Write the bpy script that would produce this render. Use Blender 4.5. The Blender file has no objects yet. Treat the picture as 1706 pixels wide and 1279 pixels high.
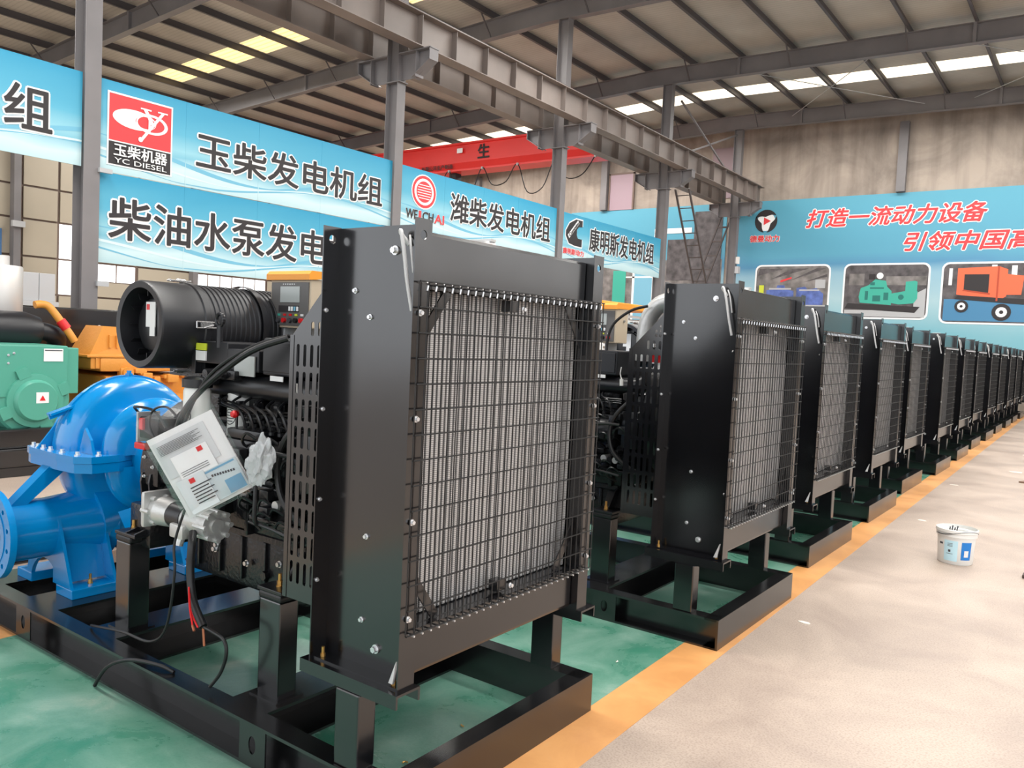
import bpy, bmesh, math, random
from mathutils import Vector, Matrix, Euler
from mathutils.geometry import tessellate_polygon
random.seed(7)
PI = math.pi
SC = bpy.context.scene
COL = SC.collection

# ------------------------------------------------------------------ camera, light, exposure
cam_d = bpy.data.cameras.new('camera')
cam_d.sensor_width = 36
cam_d.lens = 28.689
cam_d.clip_start = 0.05
cam_d.clip_end = 300
cam = bpy.data.objects.new('camera', cam_d)
COL.objects.link(cam)
cx = Vector((0.8040, 0.5925, 0.0472)).normalized()
cz = Vector((0.590, -0.805, 0.0558))
cz = (cz - cx * cz.dot(cx)).normalized()
cy = cz.cross(cx)
M = Matrix((cx, cy, cz)).transposed().to_4x4()
M.translation = (0, 0, 1.6)
cam.matrix_world = M
SC.camera = cam

w = bpy.data.worlds.new('overcast_sky')
SC.world = w
w.use_nodes = True
wb = w.node_tree.nodes['Background']
wb.inputs[0].default_value = (0.93, 0.96, 1.0, 1)
wb.inputs[1].default_value = 1.75

def area(name, loc, size, sizey, power, rot, color=(1, 1, 1)):
    l = bpy.data.lights.new(name, 'AREA')
    l.shape = 'RECTANGLE'
    l.size = size
    l.size_y = sizey
    l.energy = power
    l.color = color
    o = bpy.data.objects.new(name, l)
    COL.objects.link(o)
    o.location = loc
    o.rotation_euler = rot
    return o
# daylight that falls through the roof skylight strips (one strip every second bay)
for yy in (2.9, 15.15, 26.75):
    area('skylight_and_fill', (-19.5, yy, 9.3), 14, 1.0, 900, (0, 0, 0), (1.0, 0.98, 0.94))
    area('skylight_and_fill', (-2.0, yy, 9.3), 16, 1.0, 1000 if yy < 20 else 650, (0, 0, 0), (1.0, 0.98, 0.95))
for yy in (8.7, 20.5):  # added fill lamps over bays that have no skylight strip
    area('skylight_and_fill', (0, yy, 9.3), 14, 1.0, 700, (0, 0, 0), (1.0, 0.98, 0.95))

SC.view_settings.view_transform = 'Standard'
SC.view_settings.look = 'None'
SC.view_settings.gamma = 1
SC.view_settings.use_curve_mapping = False
SC.view_settings.exposure = 0.3

# ------------------------------------------------------------------ materials
def s2l(c):
    return tuple(((v / 255.0) / 12.92 if v / 255.0 <= 0.04045 else ((v / 255.0 + 0.055) / 1.055) ** 2.4) for v in c) + (1,)

def mat(name, rgb, rough=0.5, metal=0.0, noise=0, namp=0.15, bump=0.0, bscale=40, emis=0, coat=0, rvar=0, stretch=None, alpha=1, trans=0):
    m = bpy.data.materials.new(name)
    m.use_nodes = True
    nt = m.node_tree
    b = nt.nodes['Principled BSDF']
    c = s2l(rgb)
    b.inputs['Base Color'].default_value = c
    b.inputs['Roughness'].default_value = rough
    b.inputs['Metallic'].default_value = metal
    b.inputs['Coat Weight'].default_value = coat
    b.inputs['Alpha'].default_value = alpha
    b.inputs['Transmission Weight'].default_value = trans
    if emis:
        b.inputs['Emission Color'].default_value = c
        b.inputs['Emission Strength'].default_value = emis
    if noise or rvar or bump:
        tc = nt.nodes.new('ShaderNodeTexCoord')
        mp = nt.nodes.new('ShaderNodeMapping')
        if stretch:
            mp.inputs['Scale'].default_value = stretch
        nt.links.new(tc.outputs['Object'], mp.inputs[0])
    if noise:
        n = nt.nodes.new('ShaderNodeTexNoise')
        n.inputs['Scale'].default_value = noise
        n.inputs['Detail'].default_value = 6
        nt.links.new(mp.outputs[0], n.inputs['Vector'])
        r = nt.nodes.new('ShaderNodeValToRGB')
        r.color_ramp.elements[0].position = 0.3
        r.color_ramp.elements[1].position = 0.7
        r.color_ramp.elements[0].color = tuple(v * (1 - namp) for v in c[:3]) + (1,)
        r.color_ramp.elements[1].color = tuple(min(1, v * (1 + namp)) for v in c[:3]) + (1,)
        nt.links.new(n.outputs[0], r.inputs[0])
        nt.links.new(r.outputs[0], b.inputs['Base Color'])
    if rvar:
        n2 = nt.nodes.new('ShaderNodeTexNoise')
        n2.inputs['Scale'].default_value = 3.0
        n2.inputs['Detail'].default_value = 5
        nt.links.new(mp.outputs[0], n2.inputs['Vector'])
        mr = nt.nodes.new('ShaderNodeMapRange')
        mr.inputs[3].default_value = max(0.02, rough - rvar)
        mr.inputs[4].default_value = rough + rvar
        nt.links.new(n2.outputs[0], mr.inputs[0])
        nt.links.new(mr.outputs[0], b.inputs['Roughness'])
    if bump:
        n3 = nt.nodes.new('ShaderNodeTexNoise')
        n3.inputs['Scale'].default_value = bscale
        n3.inputs['Detail'].default_value = 4
        nt.links.new(mp.outputs[0], n3.inputs['Vector'])
        bp = nt.nodes.new('ShaderNodeBump')
        bp.inputs['Strength'].default_value = bump
        bp.inputs['Distance'].default_value = 0.01
        nt.links.new(n3.outputs[0], bp.inputs['Height'])
        nt.links.new(bp.outputs[0], b.inputs['Normal'])
    return m

BLACK = mat('black_gloss_paint', (16, 16, 19), 0.19, rvar=0.06, noise=2.5, namp=0.2)
FRAMEB = mat('black_frame_paint', (20, 20, 21), 0.22, rvar=0.08, noise=5, namp=0.3)
ENG = mat('black_engine_paint', (17, 17, 20), 0.26, bump=0.25, bscale=60)
ENG2 = mat('black_engine_satin', (24, 25, 28), 0.32)
PLAS = mat('black_plastic', (26, 27, 31), 0.38)
RUB = mat('black_rubber', (22, 22, 24), 0.45)
DARK = mat('dark_inside', (14, 14, 15), 0.6)
WIRE = mat('black_wire', (16, 16, 17), 0.5)
ZINC = mat('zinc_bolt', (225, 226, 228), 0.3, 0.75)
GOLD = mat('yellow_zinc_bolt', (205, 160, 90), 0.35, 0.8)
SILV = mat('cast_aluminium', (200, 200, 198), 0.4, 0.55, bump=0.2, bscale=50)
STEEL = mat('bright_steel', (190, 190, 190), 0.25, 0.9)
BLUE = mat('blue_pump_paint', (0, 132, 200), 0.2, coat=0.3, bump=0.1, bscale=14)
for q in (BLACK, FRAMEB):
    q.node_tree.nodes['Principled BSDF'].inputs['IOR'].default_value = 1.8
WHITE = mat('white_plastic', (228, 228, 224), 0.4)
REDP = mat('red_plastic', (214, 30, 34), 0.4)
YEL = mat('yellow_green_label', (205, 215, 60), 0.5)
ORNG = mat('orange_sheet', (244, 158, 44), 0.4)
OENG = mat('orange_engine_paint', (214, 142, 58), 0.4, bump=0.3, bscale=30)
BEIGE = mat('beige_sheet', (196, 180, 156), 0.5)
GRN = mat('teal_green_paint', (80, 156, 136), 0.38, bump=0.05)
GREYL = mat('light_grey_sheet', (178, 180, 182), 0.45)
PAPER = mat('white_paper', (226, 226, 226), 0.6)
INK = mat('dark_ink', (70, 70, 74), 0.7)
PRED = mat('printed_red', (222, 62, 66), 0.6)
PDARK = mat('printed_dark', (42, 38, 40), 0.6)
PWHT = mat('printed_white', (238, 240, 240), 0.6)
PTEAL = mat('printed_teal', (60, 170, 150), 0.6)
PORG = mat('printed_orange', (232, 106, 70), 0.6)
PGREY = mat('printed_grey', (120, 116, 114), 0.6, noise=3, namp=0.5)
PDGREY = mat('printed_dark_grey', (84, 80, 82), 0.6, noise=4, namp=0.5)
PBLUE = mat('printed_blue', (84, 104, 168), 0.6, noise=5, namp=0.4)
PLBLUE = mat('printed_light_blue', (120, 180, 205), 0.6)
STRUC = mat('grey_steel_paint', (120, 117, 118), 0.5, noise=1.2, namp=0.12)
GIRD = mat('taupe_girder_paint', (124, 114, 108), 0.5, noise=0.8, namp=0.2)
PURL = mat('dark_purlin', (84, 80, 82), 0.5)
CREAM = mat('cream_cladding', (178, 168, 150), 0.55, noise=0.6, namp=0.06)
BROWN = mat('brown_girt', (110, 92, 82), 0.5)
REDC = mat('red_crane_paint', (226, 52, 48), 0.4, noise=0.5, namp=0.08)
GLOW = mat('window_daylight', (250, 252, 255), 0.5, emis=1.3)
LAD = mat('ladder_steel', (78, 70, 68), 0.5)
FIN = mat('fin_aluminium', (186, 184, 182), 0.42, 0.35)
HOSEW = mat('translucent_hose', (206, 206, 206), 0.35)
CPR = mat('copper', (180, 110, 80), 0.4, 0.6)
SCREEN = mat('grey_screen', (172, 178, 176), 0.2)
PANEL = mat('control_panel_grey', (98, 96, 94), 0.45)

def fin_material():
    b = FIN.node_tree.nodes['Principled BSDF']
    nt = FIN.node_tree
    tc = nt.nodes.new('ShaderNodeTexCoord')
    wv = nt.nodes.new('ShaderNodeTexWave')
    wv.bands_direction = 'Z'
    wv.inputs['Scale'].default_value = 45
    wv.inputs['Distortion'].default_value = 0
    nt.links.new(tc.outputs['Object'], wv.inputs['Vector'])
    r = nt.nodes.new('ShaderNodeValToRGB')
    r.color_ramp.elements[0].color = s2l((150, 148, 147))
    r.color_ramp.elements[1].color = s2l((214, 212, 210))
    nt.links.new(wv.outputs[1], r.inputs[0])
    nt.links.new(r.outputs[0], b.inputs['Base Color'])
fin_material()

def film_mat():
    m = bpy.data.materials.new('clear_plastic_film')
    m.use_nodes = True
    nt = m.node_tree
    nt.nodes.remove(nt.nodes['Principled BSDF'])
    out = nt.nodes['Material Output']
    tr = nt.nodes.new('ShaderNodeBsdfTransparent')
    gl = nt.nodes.new('ShaderNodeBsdfGlossy')
    gl.inputs['Roughness'].default_value = 0.12
    mx = nt.nodes.new('ShaderNodeMixShader')
    lw = nt.nodes.new('ShaderNodeLayerWeight')
    lw.inputs[0].default_value = 0.3
    nt.links.new(lw.outputs['Facing'], mx.inputs[0])
    nt.links.new(tr.outputs[0], mx.inputs[1])
    nt.links.new(gl.outputs[0], mx.inputs[2])
    nt.links.new(mx.outputs[0], out.inputs[0])
    return m
FILM = film_mat()
BAGM = mat('crinkled_plastic', (205, 208, 210), 0.2, alpha=0.62, bump=0.8, bscale=18)

def ramp_mat(name, axis, stops, scale=1.0, rough=0.5, wave=None, span=(0, 1)):
    """colour gradient along one object axis (printed banner), with optional printed waves"""
    m = bpy.data.materials.new(name)
    m.use_nodes = True
    nt = m.node_tree
    b = nt.nodes['Principled BSDF']
    b.inputs['Roughness'].default_value = rough
    tc = nt.nodes.new('ShaderNodeTexCoord')
    sp = nt.nodes.new('ShaderNodeSeparateXYZ')
    nt.links.new(tc.outputs['Object'], sp.inputs[0])
    mr = nt.nodes.new('ShaderNodeMapRange')
    mr.inputs[1].default_value = span[0]
    mr.inputs[2].default_value = span[1]
    nt.links.new(sp.outputs[axis], mr.inputs[0])
    add = None
    if wave:
        n = nt.nodes.new('ShaderNodeTexNoise')
        n.inputs['Scale'].default_value = wave[0]
        n.inputs['Detail'].default_value = 1.5
        n.inputs['Distortion'].default_value = 0.8
        mp = nt.nodes.new('ShaderNodeMapping')
        mp.inputs['Scale'].default_value = wave[2]
        nt.links.new(tc.outputs['Object'], mp.inputs[0])
        nt.links.new(mp.outputs[0], n.inputs['Vector'])
        mm = nt.nodes.new('ShaderNodeMath')
        mm.operation = 'MULTIPLY_ADD'
        mm.inputs[1].default_value = wave[1]
        mm.inputs[2].default_value = -wave[1] / 2
        nt.links.new(n.outputs[0], mm.inputs[0])
        add = nt.nodes.new('ShaderNodeMath')
        add.operation = 'ADD'
        nt.links.new(mr.outputs[0], add.inputs[0])
        nt.links.new(mm.outputs[0], add.inputs[1])
    r = nt.nodes.new('ShaderNodeValToRGB')
    while len(r.color_ramp.elements) < len(stops):
        r.color_ramp.elements.new(0.5)
    for e, (p, c) in zip(r.color_ramp.elements, stops):
        e.position = p
        e.color = s2l(c)
    nt.links.new((add or mr).outputs[0], r.inputs[0])
    nt.links.new(r.outputs[0], b.inputs['Base Color'])
    return m
BANNER = ramp_mat('printed_blue_banner', 2, [(0, (176, 208, 214)), (0.15, (196, 222, 226)), (0.3, (120, 184, 204)), (0.4, (142, 198, 212)), (0.6, (84, 170, 198)), (1, (34, 146, 184))],
                  span=(0, 1.25), wave=(1.0, 0.35, (0.5, 0.28, 1.6)))
BIGBAN = ramp_mat('printed_wall_banner', 2, [(0, (114, 176, 190)), (0.25, (164, 196, 204)), (0.42, (140, 180, 198)), (0.5, (80, 140, 176)), (0.58, (86, 156, 182)), (1, (86, 160, 184))],
                  span=(0, 4.7), wave=(0.5, 0.16, (0.35, 1, 1.0)))

def floor_mat(name, base, dark, scale, rough, speck=None, tint=None):
    m = bpy.data.materials.new(name)
    m.use_nodes = True
    nt = m.node_tree
    b = nt.nodes['Principled BSDF']
    tc = nt.nodes.new('ShaderNodeTexCoord')
    n = nt.nodes.new('ShaderNodeTexNoise')
    n.inputs['Scale'].default_value = scale
    n.inputs['Detail'].default_value = 8
    n.inputs['Roughness'].default_value = 0.62
    n.inputs['Distortion'].default_value = 0.6
    nt.links.new(tc.outputs['Object'], n.inputs['Vector'])
    r = nt.nodes.new('ShaderNodeValToRGB')
    r.color_ramp.elements[0].position = 0.35
    r.color_ramp.elements[0].color = s2l(dark)
    r.color_ramp.elements[1].position = 0.62
    r.color_ramp.elements[1].color = s2l(base)
    if tint:
        e = r.color_ramp.elements.new(0.8)
        e.color = s2l(tint)
    nt.links.new(n.outputs[0], r.inputs[0])
    last = r.outputs[0]
    if speck:
        n2 = nt.nodes.new('ShaderNodeTexNoise')
        n2.inputs['Scale'].default_value = 110
        n2.inputs['Detail'].default_value = 3
        nt.links.new(tc.outputs['Object'], n2.inputs['Vector'])
        r2 = nt.nodes.new('ShaderNodeValToRGB')
        r2.color_ramp.elements[0].position = 0.3
        r2.color_ramp.elements[0].color = speck
        r2.color_ramp.elements[1].position = 0.55
        r2.color_ramp.elements[1].color = (1, 1, 1, 1)
        nt.links.new(n2.outputs[0], r2.inputs[0])
        mx = nt.nodes.new('ShaderNodeMix')
        mx.data_type = 'RGBA'
        mx.blend_type = 'MULTIPLY'
        mx.inputs[0].default_value = 1
        nt.links.new(last, mx.inputs[6])
        nt.links.new(r2.outputs[0], mx.inputs[7])
        last = mx.outputs[2]
    nt.links.new(last, b.inputs['Base Color'])
    mr = nt.nodes.new('ShaderNodeMapRange')
    mr.inputs[3].default_value = rough - 0.12
    mr.inputs[4].default_value = rough + 0.15
    nt.links.new(n.outputs[0], mr.inputs[0])
    nt.links.new(mr.outputs[0], b.inputs['Roughness'])
    return m
CONC = floor_mat('tan_concrete_floor', (182, 165, 151), (160, 143, 131), 1.4, 0.46, (0.74, 0.72, 0.70, 1), (192, 178, 166))
GFLR = floor_mat('worn_green_floor_paint', (116, 156, 140), (62, 126, 104), 2.6, 0.28, (0.9, 0.92, 0.9, 1), (160, 176, 162))
OSTR = floor_mat('worn_orange_floor_paint', (214, 156, 96), (196, 138, 82), 2.5, 0.45, None, (192, 164, 130))

def wall_mat():
    m = floor_mat('stained_concrete_wall', (176, 164, 152), (138, 128, 119), 0.55, 0.8)
    nt = m.node_tree
    b = nt.nodes['Principled BSDF']
    src = b.inputs['Base Color'].links[0].from_socket
    tc = nt.nodes.new('ShaderNodeTexCoord')
    mp = nt.nodes.new('ShaderNodeMapping')
    mp.inputs['Scale'].default_value = (1.6, 1.6, 0.12)
    n = nt.nodes.new('ShaderNodeTexNoise')
    n.inputs['Scale'].default_value = 1.6
    n.inputs['Detail'].default_value = 7
    nt.links.new(tc.outputs['Object'], mp.inputs[0])
    nt.links.new(mp.outputs[0], n.inputs['Vector'])
    r = nt.nodes.new('ShaderNodeValToRGB')
    r.color_ramp.elements[0].position = 0.36
    r.color_ramp.elements[0].color = (0.55, 0.54, 0.54, 1)
    r.color_ramp.elements[1].position = 0.56
    r.color_ramp.elements[1].color = (1, 1, 1, 1)
    nt.links.new(n.outputs[0], r.inputs[0])
    mx = nt.nodes.new('ShaderNodeMix')
    mx.data_type = 'RGBA'
    mx.blend_type = 'MULTIPLY'
    mx.inputs[0].default_value = 0.55
    nt.links.new(src, mx.inputs[6])
    nt.links.new(r.outputs[0], mx.inputs[7])
    nt.links.new(mx.outputs[2], b.inputs['Base Color'])
    return m
WALLC = wall_mat()

def roof_mat():
    m = bpy.data.materials.new('ribbed_roof_lining')
    m.use_nodes = True
    nt = m.node_tree
    b = nt.nodes['Principled BSDF']
    b.inputs['Roughness'].default_value = 0.6
    tc = nt.nodes.new('ShaderNodeTexCoord')
    wv = nt.nodes.new('ShaderNodeTexWave')
    wv.bands_direction = 'Y'
    wv.inputs['Scale'].default_value = 2.4
    wv.inputs['Distortion'].default_value = 0
    n = nt.nodes.new('ShaderNodeTexNoise')
    n.inputs['Scale'].default_value = 0.7
    n.inputs['Detail'].default_value = 5
    nt.links.new(tc.outputs['Object'], wv.inputs['Vector'])
    nt.links.new(tc.outputs['Object'], n.inputs['Vector'])
    r = nt.nodes.new('ShaderNodeValToRGB')
    r.color_ramp.elements[0].position = 0.3
    r.color_ramp.elements[0].color = s2l((172, 167, 156))
    r.color_ramp.elements[1].position = 0.7
    r.color_ramp.elements[1].color = s2l((194, 190, 180))
    nt.links.new(n.outputs[0], r.inputs[0])
    r2 = nt.nodes.new('ShaderNodeValToRGB')
    r2.color_ramp.elements[0].color = (0.86, 0.86, 0.86, 1)
    r2.color_ramp.elements[1].position = 0.25
    r2.color_ramp.elements[1].color = (1, 1, 1, 1)
    nt.links.new(wv.outputs[1], r2.inputs[0])
    mx = nt.nodes.new('ShaderNodeMix')
    mx.data_type = 'RGBA'
    mx.blend_type = 'MULTIPLY'
    mx.inputs[0].default_value = 1
    nt.links.new(r.outputs[0], mx.inputs[6])
    nt.links.new(r2.outputs[0], mx.inputs[7])
    nt.links.new(mx.outputs[2], b.inputs['Base Color'])
    return m
ROOF = roof_mat()

def sky_mat(name, c, strength):
    m = mat(name, c, 0.5, emis=strength)
    nt = m.node_tree
    b = nt.nodes['Principled BSDF']
    tc = nt.nodes.new('ShaderNodeTexCoord')
    wv = nt.nodes.new('ShaderNodeTexWave')
    wv.bands_direction = 'Y'
    wv.inputs['Scale'].default_value = 1.6
    nt.links.new(tc.outputs['Object'], wv.inputs['Vector'])
    r = nt.nodes.new('ShaderNodeValToRGB')
    cc = s2l(c)
    r.color_ramp.elements[0].color = (cc[0] * 0.8, cc[1] * 0.66, cc[2] * 0.5, 1)
    r.color_ramp.elements[1].position = 0.3
    r.color_ramp.elements[1].color = cc
    nt.links.new(wv.outputs[1], r.inputs[0])
    nt.links.new(r.outputs[0], b.inputs['Emission Color'])
    return m
SKYY = sky_mat('yellowed_skylight_sheet', (250, 226, 168), 0.95)
SKYW = sky_mat('clear_skylight_sheet', (255, 246, 226), 1.25)

# ------------------------------------------------------------------ mesh helpers
class MB:
    def __init__(self):
        self.v = []
        self.f = []
        self.sm = []
    def add(self, vs, fs, smooth=False):
        n = len(self.v)
        self.v += [tuple(p) for p in vs]
        self.f += [tuple(i + n for i in f) for f in fs]
        self.sm += [smooth] * len(fs)
        return self
    def box(self, x0, x1, y0, y1, z0, z1, T=None):
        vs = [Vector((x, y, z)) for x in (x0, x1) for y in (y0, y1) for z in (z0, z1)]
        if T is not None:
            vs = [T @ p for p in vs]
        return self.add(vs, [(0, 1, 3, 2), (4, 6, 7, 5), (0, 4, 5, 1), (2, 3, 7, 6), (0, 2, 6, 4), (1, 5, 7, 3)])
    def bbox(self, x0, x1, y0, y1, z0, z1, b=0.01, T=None):
        """box with chamfered edges"""
        bm = bmesh.new()
        bmesh.ops.create_cube(bm, size=1)
        for p in bm.verts:
            p.co = Vector(((x0 + x1) / 2 + p.co.x * (x1 - x0), (y0 + y1) / 2 + p.co.y * (y1 - y0), (z0 + z1) / 2 + p.co.z * (z1 - z0)))
        bmesh.ops.bevel(bm, geom=list(bm.edges), offset=b, segments=2, affect='EDGES', profile=0.6)
        bm.verts.index_update()
        vs = [(T @ p.co) if T is not None else p.co.copy() for p in bm.verts]
        fs = [[q.index for q in f.verts] for f in bm.faces]
        bm.free()
        return self.add(vs, fs)
    def cyl(self, p0, p1, r0, r1=None, n=16, caps=True):
        p0 = Vector(p0)
        p1 = Vector(p1)
        if r1 is None:
            r1 = r0
        d = (p1 - p0).normalized()
        a = d.orthogonal().normalized()
        b = d.cross(a)
        vs = []
        for p, r in ((p0, r0), (p1, r1)):
            for i in range(n):
                t = 2 * PI * i / n
                vs.append(p + (a * math.cos(t) + b * math.sin(t)) * r)
        self.add(vs, [(i, (i + 1) % n, n + (i + 1) % n, n + i) for i in range(n)], True)
        if caps:
            self.add(vs[:n], [tuple(reversed(range(n)))])
            self.add(vs[n:], [tuple(range(n))])
        return self
    def tube(self, pts, r, n=8, res=5, rf=None):
        P = [Vector(p) for p in pts]
        C = []
        m = len(P)
        for i in range(m - 1):
            a = P[max(i - 1, 0)]
            b = P[i]
            c = P[i + 1]
            d = P[min(i + 2, m - 1)]
            for k in range(res):
                t = k / res
                C.append(0.5 * ((2 * b) + (c - a) * t + (2 * a - 5 * b + 4 * c - d) * t * t + (3 * b - a - 3 * c + d) * t ** 3))
        C.append(P[-1])
        if m == 2:
            C = P
        up = (C[1] - C[0]).orthogonal().normalized()
        vs = []
        L = len(C)
        for i, p in enumerate(C):
            d = (C[min(i + 1, L - 1)] - C[max(i - 1, 0)]).normalized()
            up = (up - d * up.dot(d))
            up = up.normalized() if up.length > 1e-6 else d.orthogonal().normalized()
            s = d.cross(up)
            rr = rf(i / (L - 1)) if rf else r
            for k in range(n):
                t = 2 * PI * k / n
                vs.append(p + (up * math.cos(t) + s * math.sin(t)) * rr)
        fs = []
        for i in range(L - 1):
            for k in range(n):
                fs.append((i * n + k, i * n + (k + 1) % n, (i + 1) * n + (k + 1) % n, (i + 1) * n + k))
        self.add(vs, fs, True)
        self.add(vs[:n], [tuple(reversed(range(n)))])
        self.add(vs[-n:], [tuple(range(n))])
        return self
    def bar(self, p0, p1, w, h, up=(0, 0, 1)):
        p0 = Vector(p0)
        p1 = Vector(p1)
        d = (p1 - p0).normalized()
        u = Vector(up)
        if abs(u.dot(d)) > 0.99:
            u = Vector((1, 0, 0))
        s = d.cross(u).normalized()
        u = s.cross(d)
        vs = [p + s * (w / 2 * a) + u * (h / 2 * b) for p in (p0, p1) for a in (-1, 1) for b in (-1, 1)]
        return self.add(vs, [(0, 1, 3, 2), (4, 6, 7, 5), (0, 4, 5, 1), (2, 3, 7, 6), (0, 2, 6, 4), (1, 5, 7, 3)])
    def lathe(self, prof, axis, o=(0, 0, 0), n=32, a0=0, a1=2 * PI, smooth=True):
        """prof: list of (radius, position along axis); axis 'X','Y','Z'"""
        full = abs(a1 - a0 - 2 * PI) < 1e-6
        k = n if full else n + 1
        vs = []
        for r, h in prof:
            for i in range(k):
                t = a0 + (a1 - a0) * i / n
                c, s = r * math.cos(t), r * math.sin(t)
                p = {'X': (h, c, s), 'Y': (c, h, s), 'Z': (c, s, h)}[axis]
                vs.append(Vector(p) + Vector(o))
        fs = []
        for j in range(len(prof) - 1):
            for i in range(n if full else n):
                i2 = (i + 1) % k if full else i + 1
                fs.append((j * k + i, j * k + i2, (j + 1) * k + i2, (j + 1) * k + i))
        return self.add(vs, fs, smooth)
    def plate(self, outer, holes, T, th):
        """flat plate with holes; outline in 2D, T maps (a, b, depth) to 3D"""
        loops = [outer] + list(holes)
        tris = tessellate_polygon([[Vector((a, b, 0)) for a, b in l] for l in loops])
        fl = [p for l in loops for p in l]
        n = len(fl)
        vs = [T(a, b, 0) for a, b in fl] + [T(a, b, th) for a, b in fl]
        fs = [tuple(t) for t in tris] + [tuple(i + n for i in reversed(t)) for t in tris]
        k = 0
        for l in loops:
            m = len(l)
            for i in range(m):
                fs.append((k + i, k + (i + 1) % m, n + k + (i + 1) % m, n + k + i))
            k += m
        return self.add(vs, fs)
    def mesh(self, name, m):
        me = bpy.data.meshes.new(name)
        me.from_pydata(self.v, [], self.f)
        me.polygons.foreach_set('use_smooth', self.sm)
        mats = m if isinstance(m, (list, tuple)) else [m]
        for q in mats:
            me.materials.append(q)
        bm = bmesh.new()
        bm.from_mesh(me)
        bmesh.ops.remove_doubles(bm, verts=bm.verts, dist=1e-6)
        bmesh.ops.recalc_face_normals(bm, faces=bm.faces)
        bm.to_mesh(me)
        bm.free()
        if any(self.sm):
            me.set_sharp_from_angle(angle=math.radians(34))
        return me
    def build(self, name, m, parent=None, kind=None, loc=None):
        return put(name, self.mesh(name, m), parent, kind, loc)

def put(name, me, parent=None, kind=None, loc=None, rot=None, scale=None):
    o = bpy.data.objects.new(name, me)
    COL.objects.link(o)
    if parent is not None:
        o.parent = parent
    if kind:
        o['kind'] = kind
    if loc is not None:
        o.location = loc
    if rot is not None:
        o.rotation_euler = rot
    if scale is not None:
        o.scale = scale
    return o

def empty(name, loc=(0, 0, 0), rz=0):
    o = bpy.data.objects.new(name, None)
    COL.objects.link(o)
    o.location = loc
    o.rotation_euler = (0, 0, rz)
    return o

def tag(o, label, cat, group=None, kind=None):
    o['label'] = label
    o['category'] = cat
    if group:
        o['group'] = group
    if kind:
        o['kind'] = kind
    return o

def kids(o, allobs):
    return allobs.get(o.name, [])

def copy_tree(root, skip=()):
    ch = {}
    for o in COL.objects:
        if o.parent:
            ch.setdefault(o.parent.name, []).append(o)
    def rec(o, par):
        c = o.copy()
        COL.objects.link(c)
        if par is not None:
            c.parent = par
        for q in ch.get(o.name, []):
            if q.get('tier', 9) in skip:
                continue
            rec(q, c)
        return c
    return rec(root, None)

def circ(x, y, r, n=10):
    return [(x + r * math.cos(2 * PI * i / n), y + r * math.sin(2 * PI * i / n)) for i in range(n)]

def rrect(x0, x1, y0, y1, r, n=4):
    p = []
    for cx_, cy_, a in ((x1 - r, y1 - r, 0), (x0 + r, y1 - r, PI / 2), (x0 + r, y0 + r, PI), (x1 - r, y0 + r, 1.5 * PI)):
        for i in range(n + 1):
            t = a + PI / 2 * i / n
            p.append((cx_ + r * math.cos(t), cy_ + r * math.sin(t)))
    return p

def text_mesh(body, a0, a1, b0, b1, T, bold=0.0, ext=0.004, shear=0.0, n=8, name='lettering'):
    """letters fitted into the box a0..a1 x b0..b1; T maps (a, b, depth) to 3D; bold = stroke thickening, made of shifted copies"""
    c = bpy.data.curves.new('t', 'FONT')
    c.body = body
    c.size = 1
    c.extrude = ext
    c.shear = shear
    c.resolution_u = 3
    o = bpy.data.objects.new('t', c)
    COL.objects.link(o)
    bpy.context.view_layer.update()
    dg = bpy.context.evaluated_depsgraph_get()
    m0 = bpy.data.meshes.new_from_object(o.evaluated_get(dg))
    bpy.data.objects.remove(o)
    V = [v.co.copy() for v in m0.vertices]
    F = [tuple(p.vertices) for p in m0.polygons]
    bpy.data.meshes.remove(m0)
    xs = [v.x for v in V]
    ys = [v.y for v in V]
    x0, x1, y0, y1 = min(xs), max(xs), min(ys), max(ys)
    sx = (a1 - a0) / (x1 - x0)
    sy = (b1 - b0) / (y1 - y0)
    vs, fs = [], []
    for k in range(n if bold else 1):
        t = 2 * PI * k / n
        dx, dy = bold * math.cos(t), bold * math.sin(t)
        m = len(vs)
        vs += [T(a0 + (v.x - x0) * sx + dx, b0 + (v.y - y0) * sy + dy, v.z + 0.0002 * k) for v in V]
        fs += [tuple(i + m for i in f) for f in F]
    me = bpy.data.meshes.new(name)
    me.from_pydata(vs, [], fs)
    return me

def lettering(body, a0, a1, b0, b1, T, m, parent, off=0.02, outline=None, ogrow=0.045, shear=0, ext=0.003, name='lettering', depth=0.0):
    h = b1 - b0
    me = text_mesh(body, a0, a1, b0, b1, lambda a, b, d: T(a, b, d + depth + 0.008), off * h * .9, ext, shear, 6)
    me.materials.append(m)
    o = put(name, me, parent)
    if outline:
        me2 = text_mesh(body, a0, a1, b0, b1, lambda a, b, d: T(a, b, d + depth), (off * .9 + ogrow) * h, ext * 0.5, shear, 10, 'lettering_outline')
        me2.materials.append(outline)
        put('lettering_outline', me2, parent)
    return o

BOLT = MB().cyl((0, 0, 0), (0, 0, 0.004), 0.0125, n=12).cyl((0, 0, 0.004), (0, 0, 0.014), 0.0085, n=6).mesh('bolt', ZINC)
BOLTG = MB().cyl((0, 0, 0), (0, 0, 0.004), 0.014, n=12).cyl((0, 0, 0.004), (0, 0, 0.022), 0.011, n=6).cyl((0, 0, 0.022), (0, 0, 0.05), 0.007, n=8).mesh('bolt', GOLD)
BOLTD = BOLT.copy()
BOLTD.materials.clear()
BOLTD.materials.append(STEEL)
ROTNY = (PI / 2, 0, 0)
ROTPY = (-PI / 2, 0, 0)
ROTX = (0, PI / 2, 0)

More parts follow.
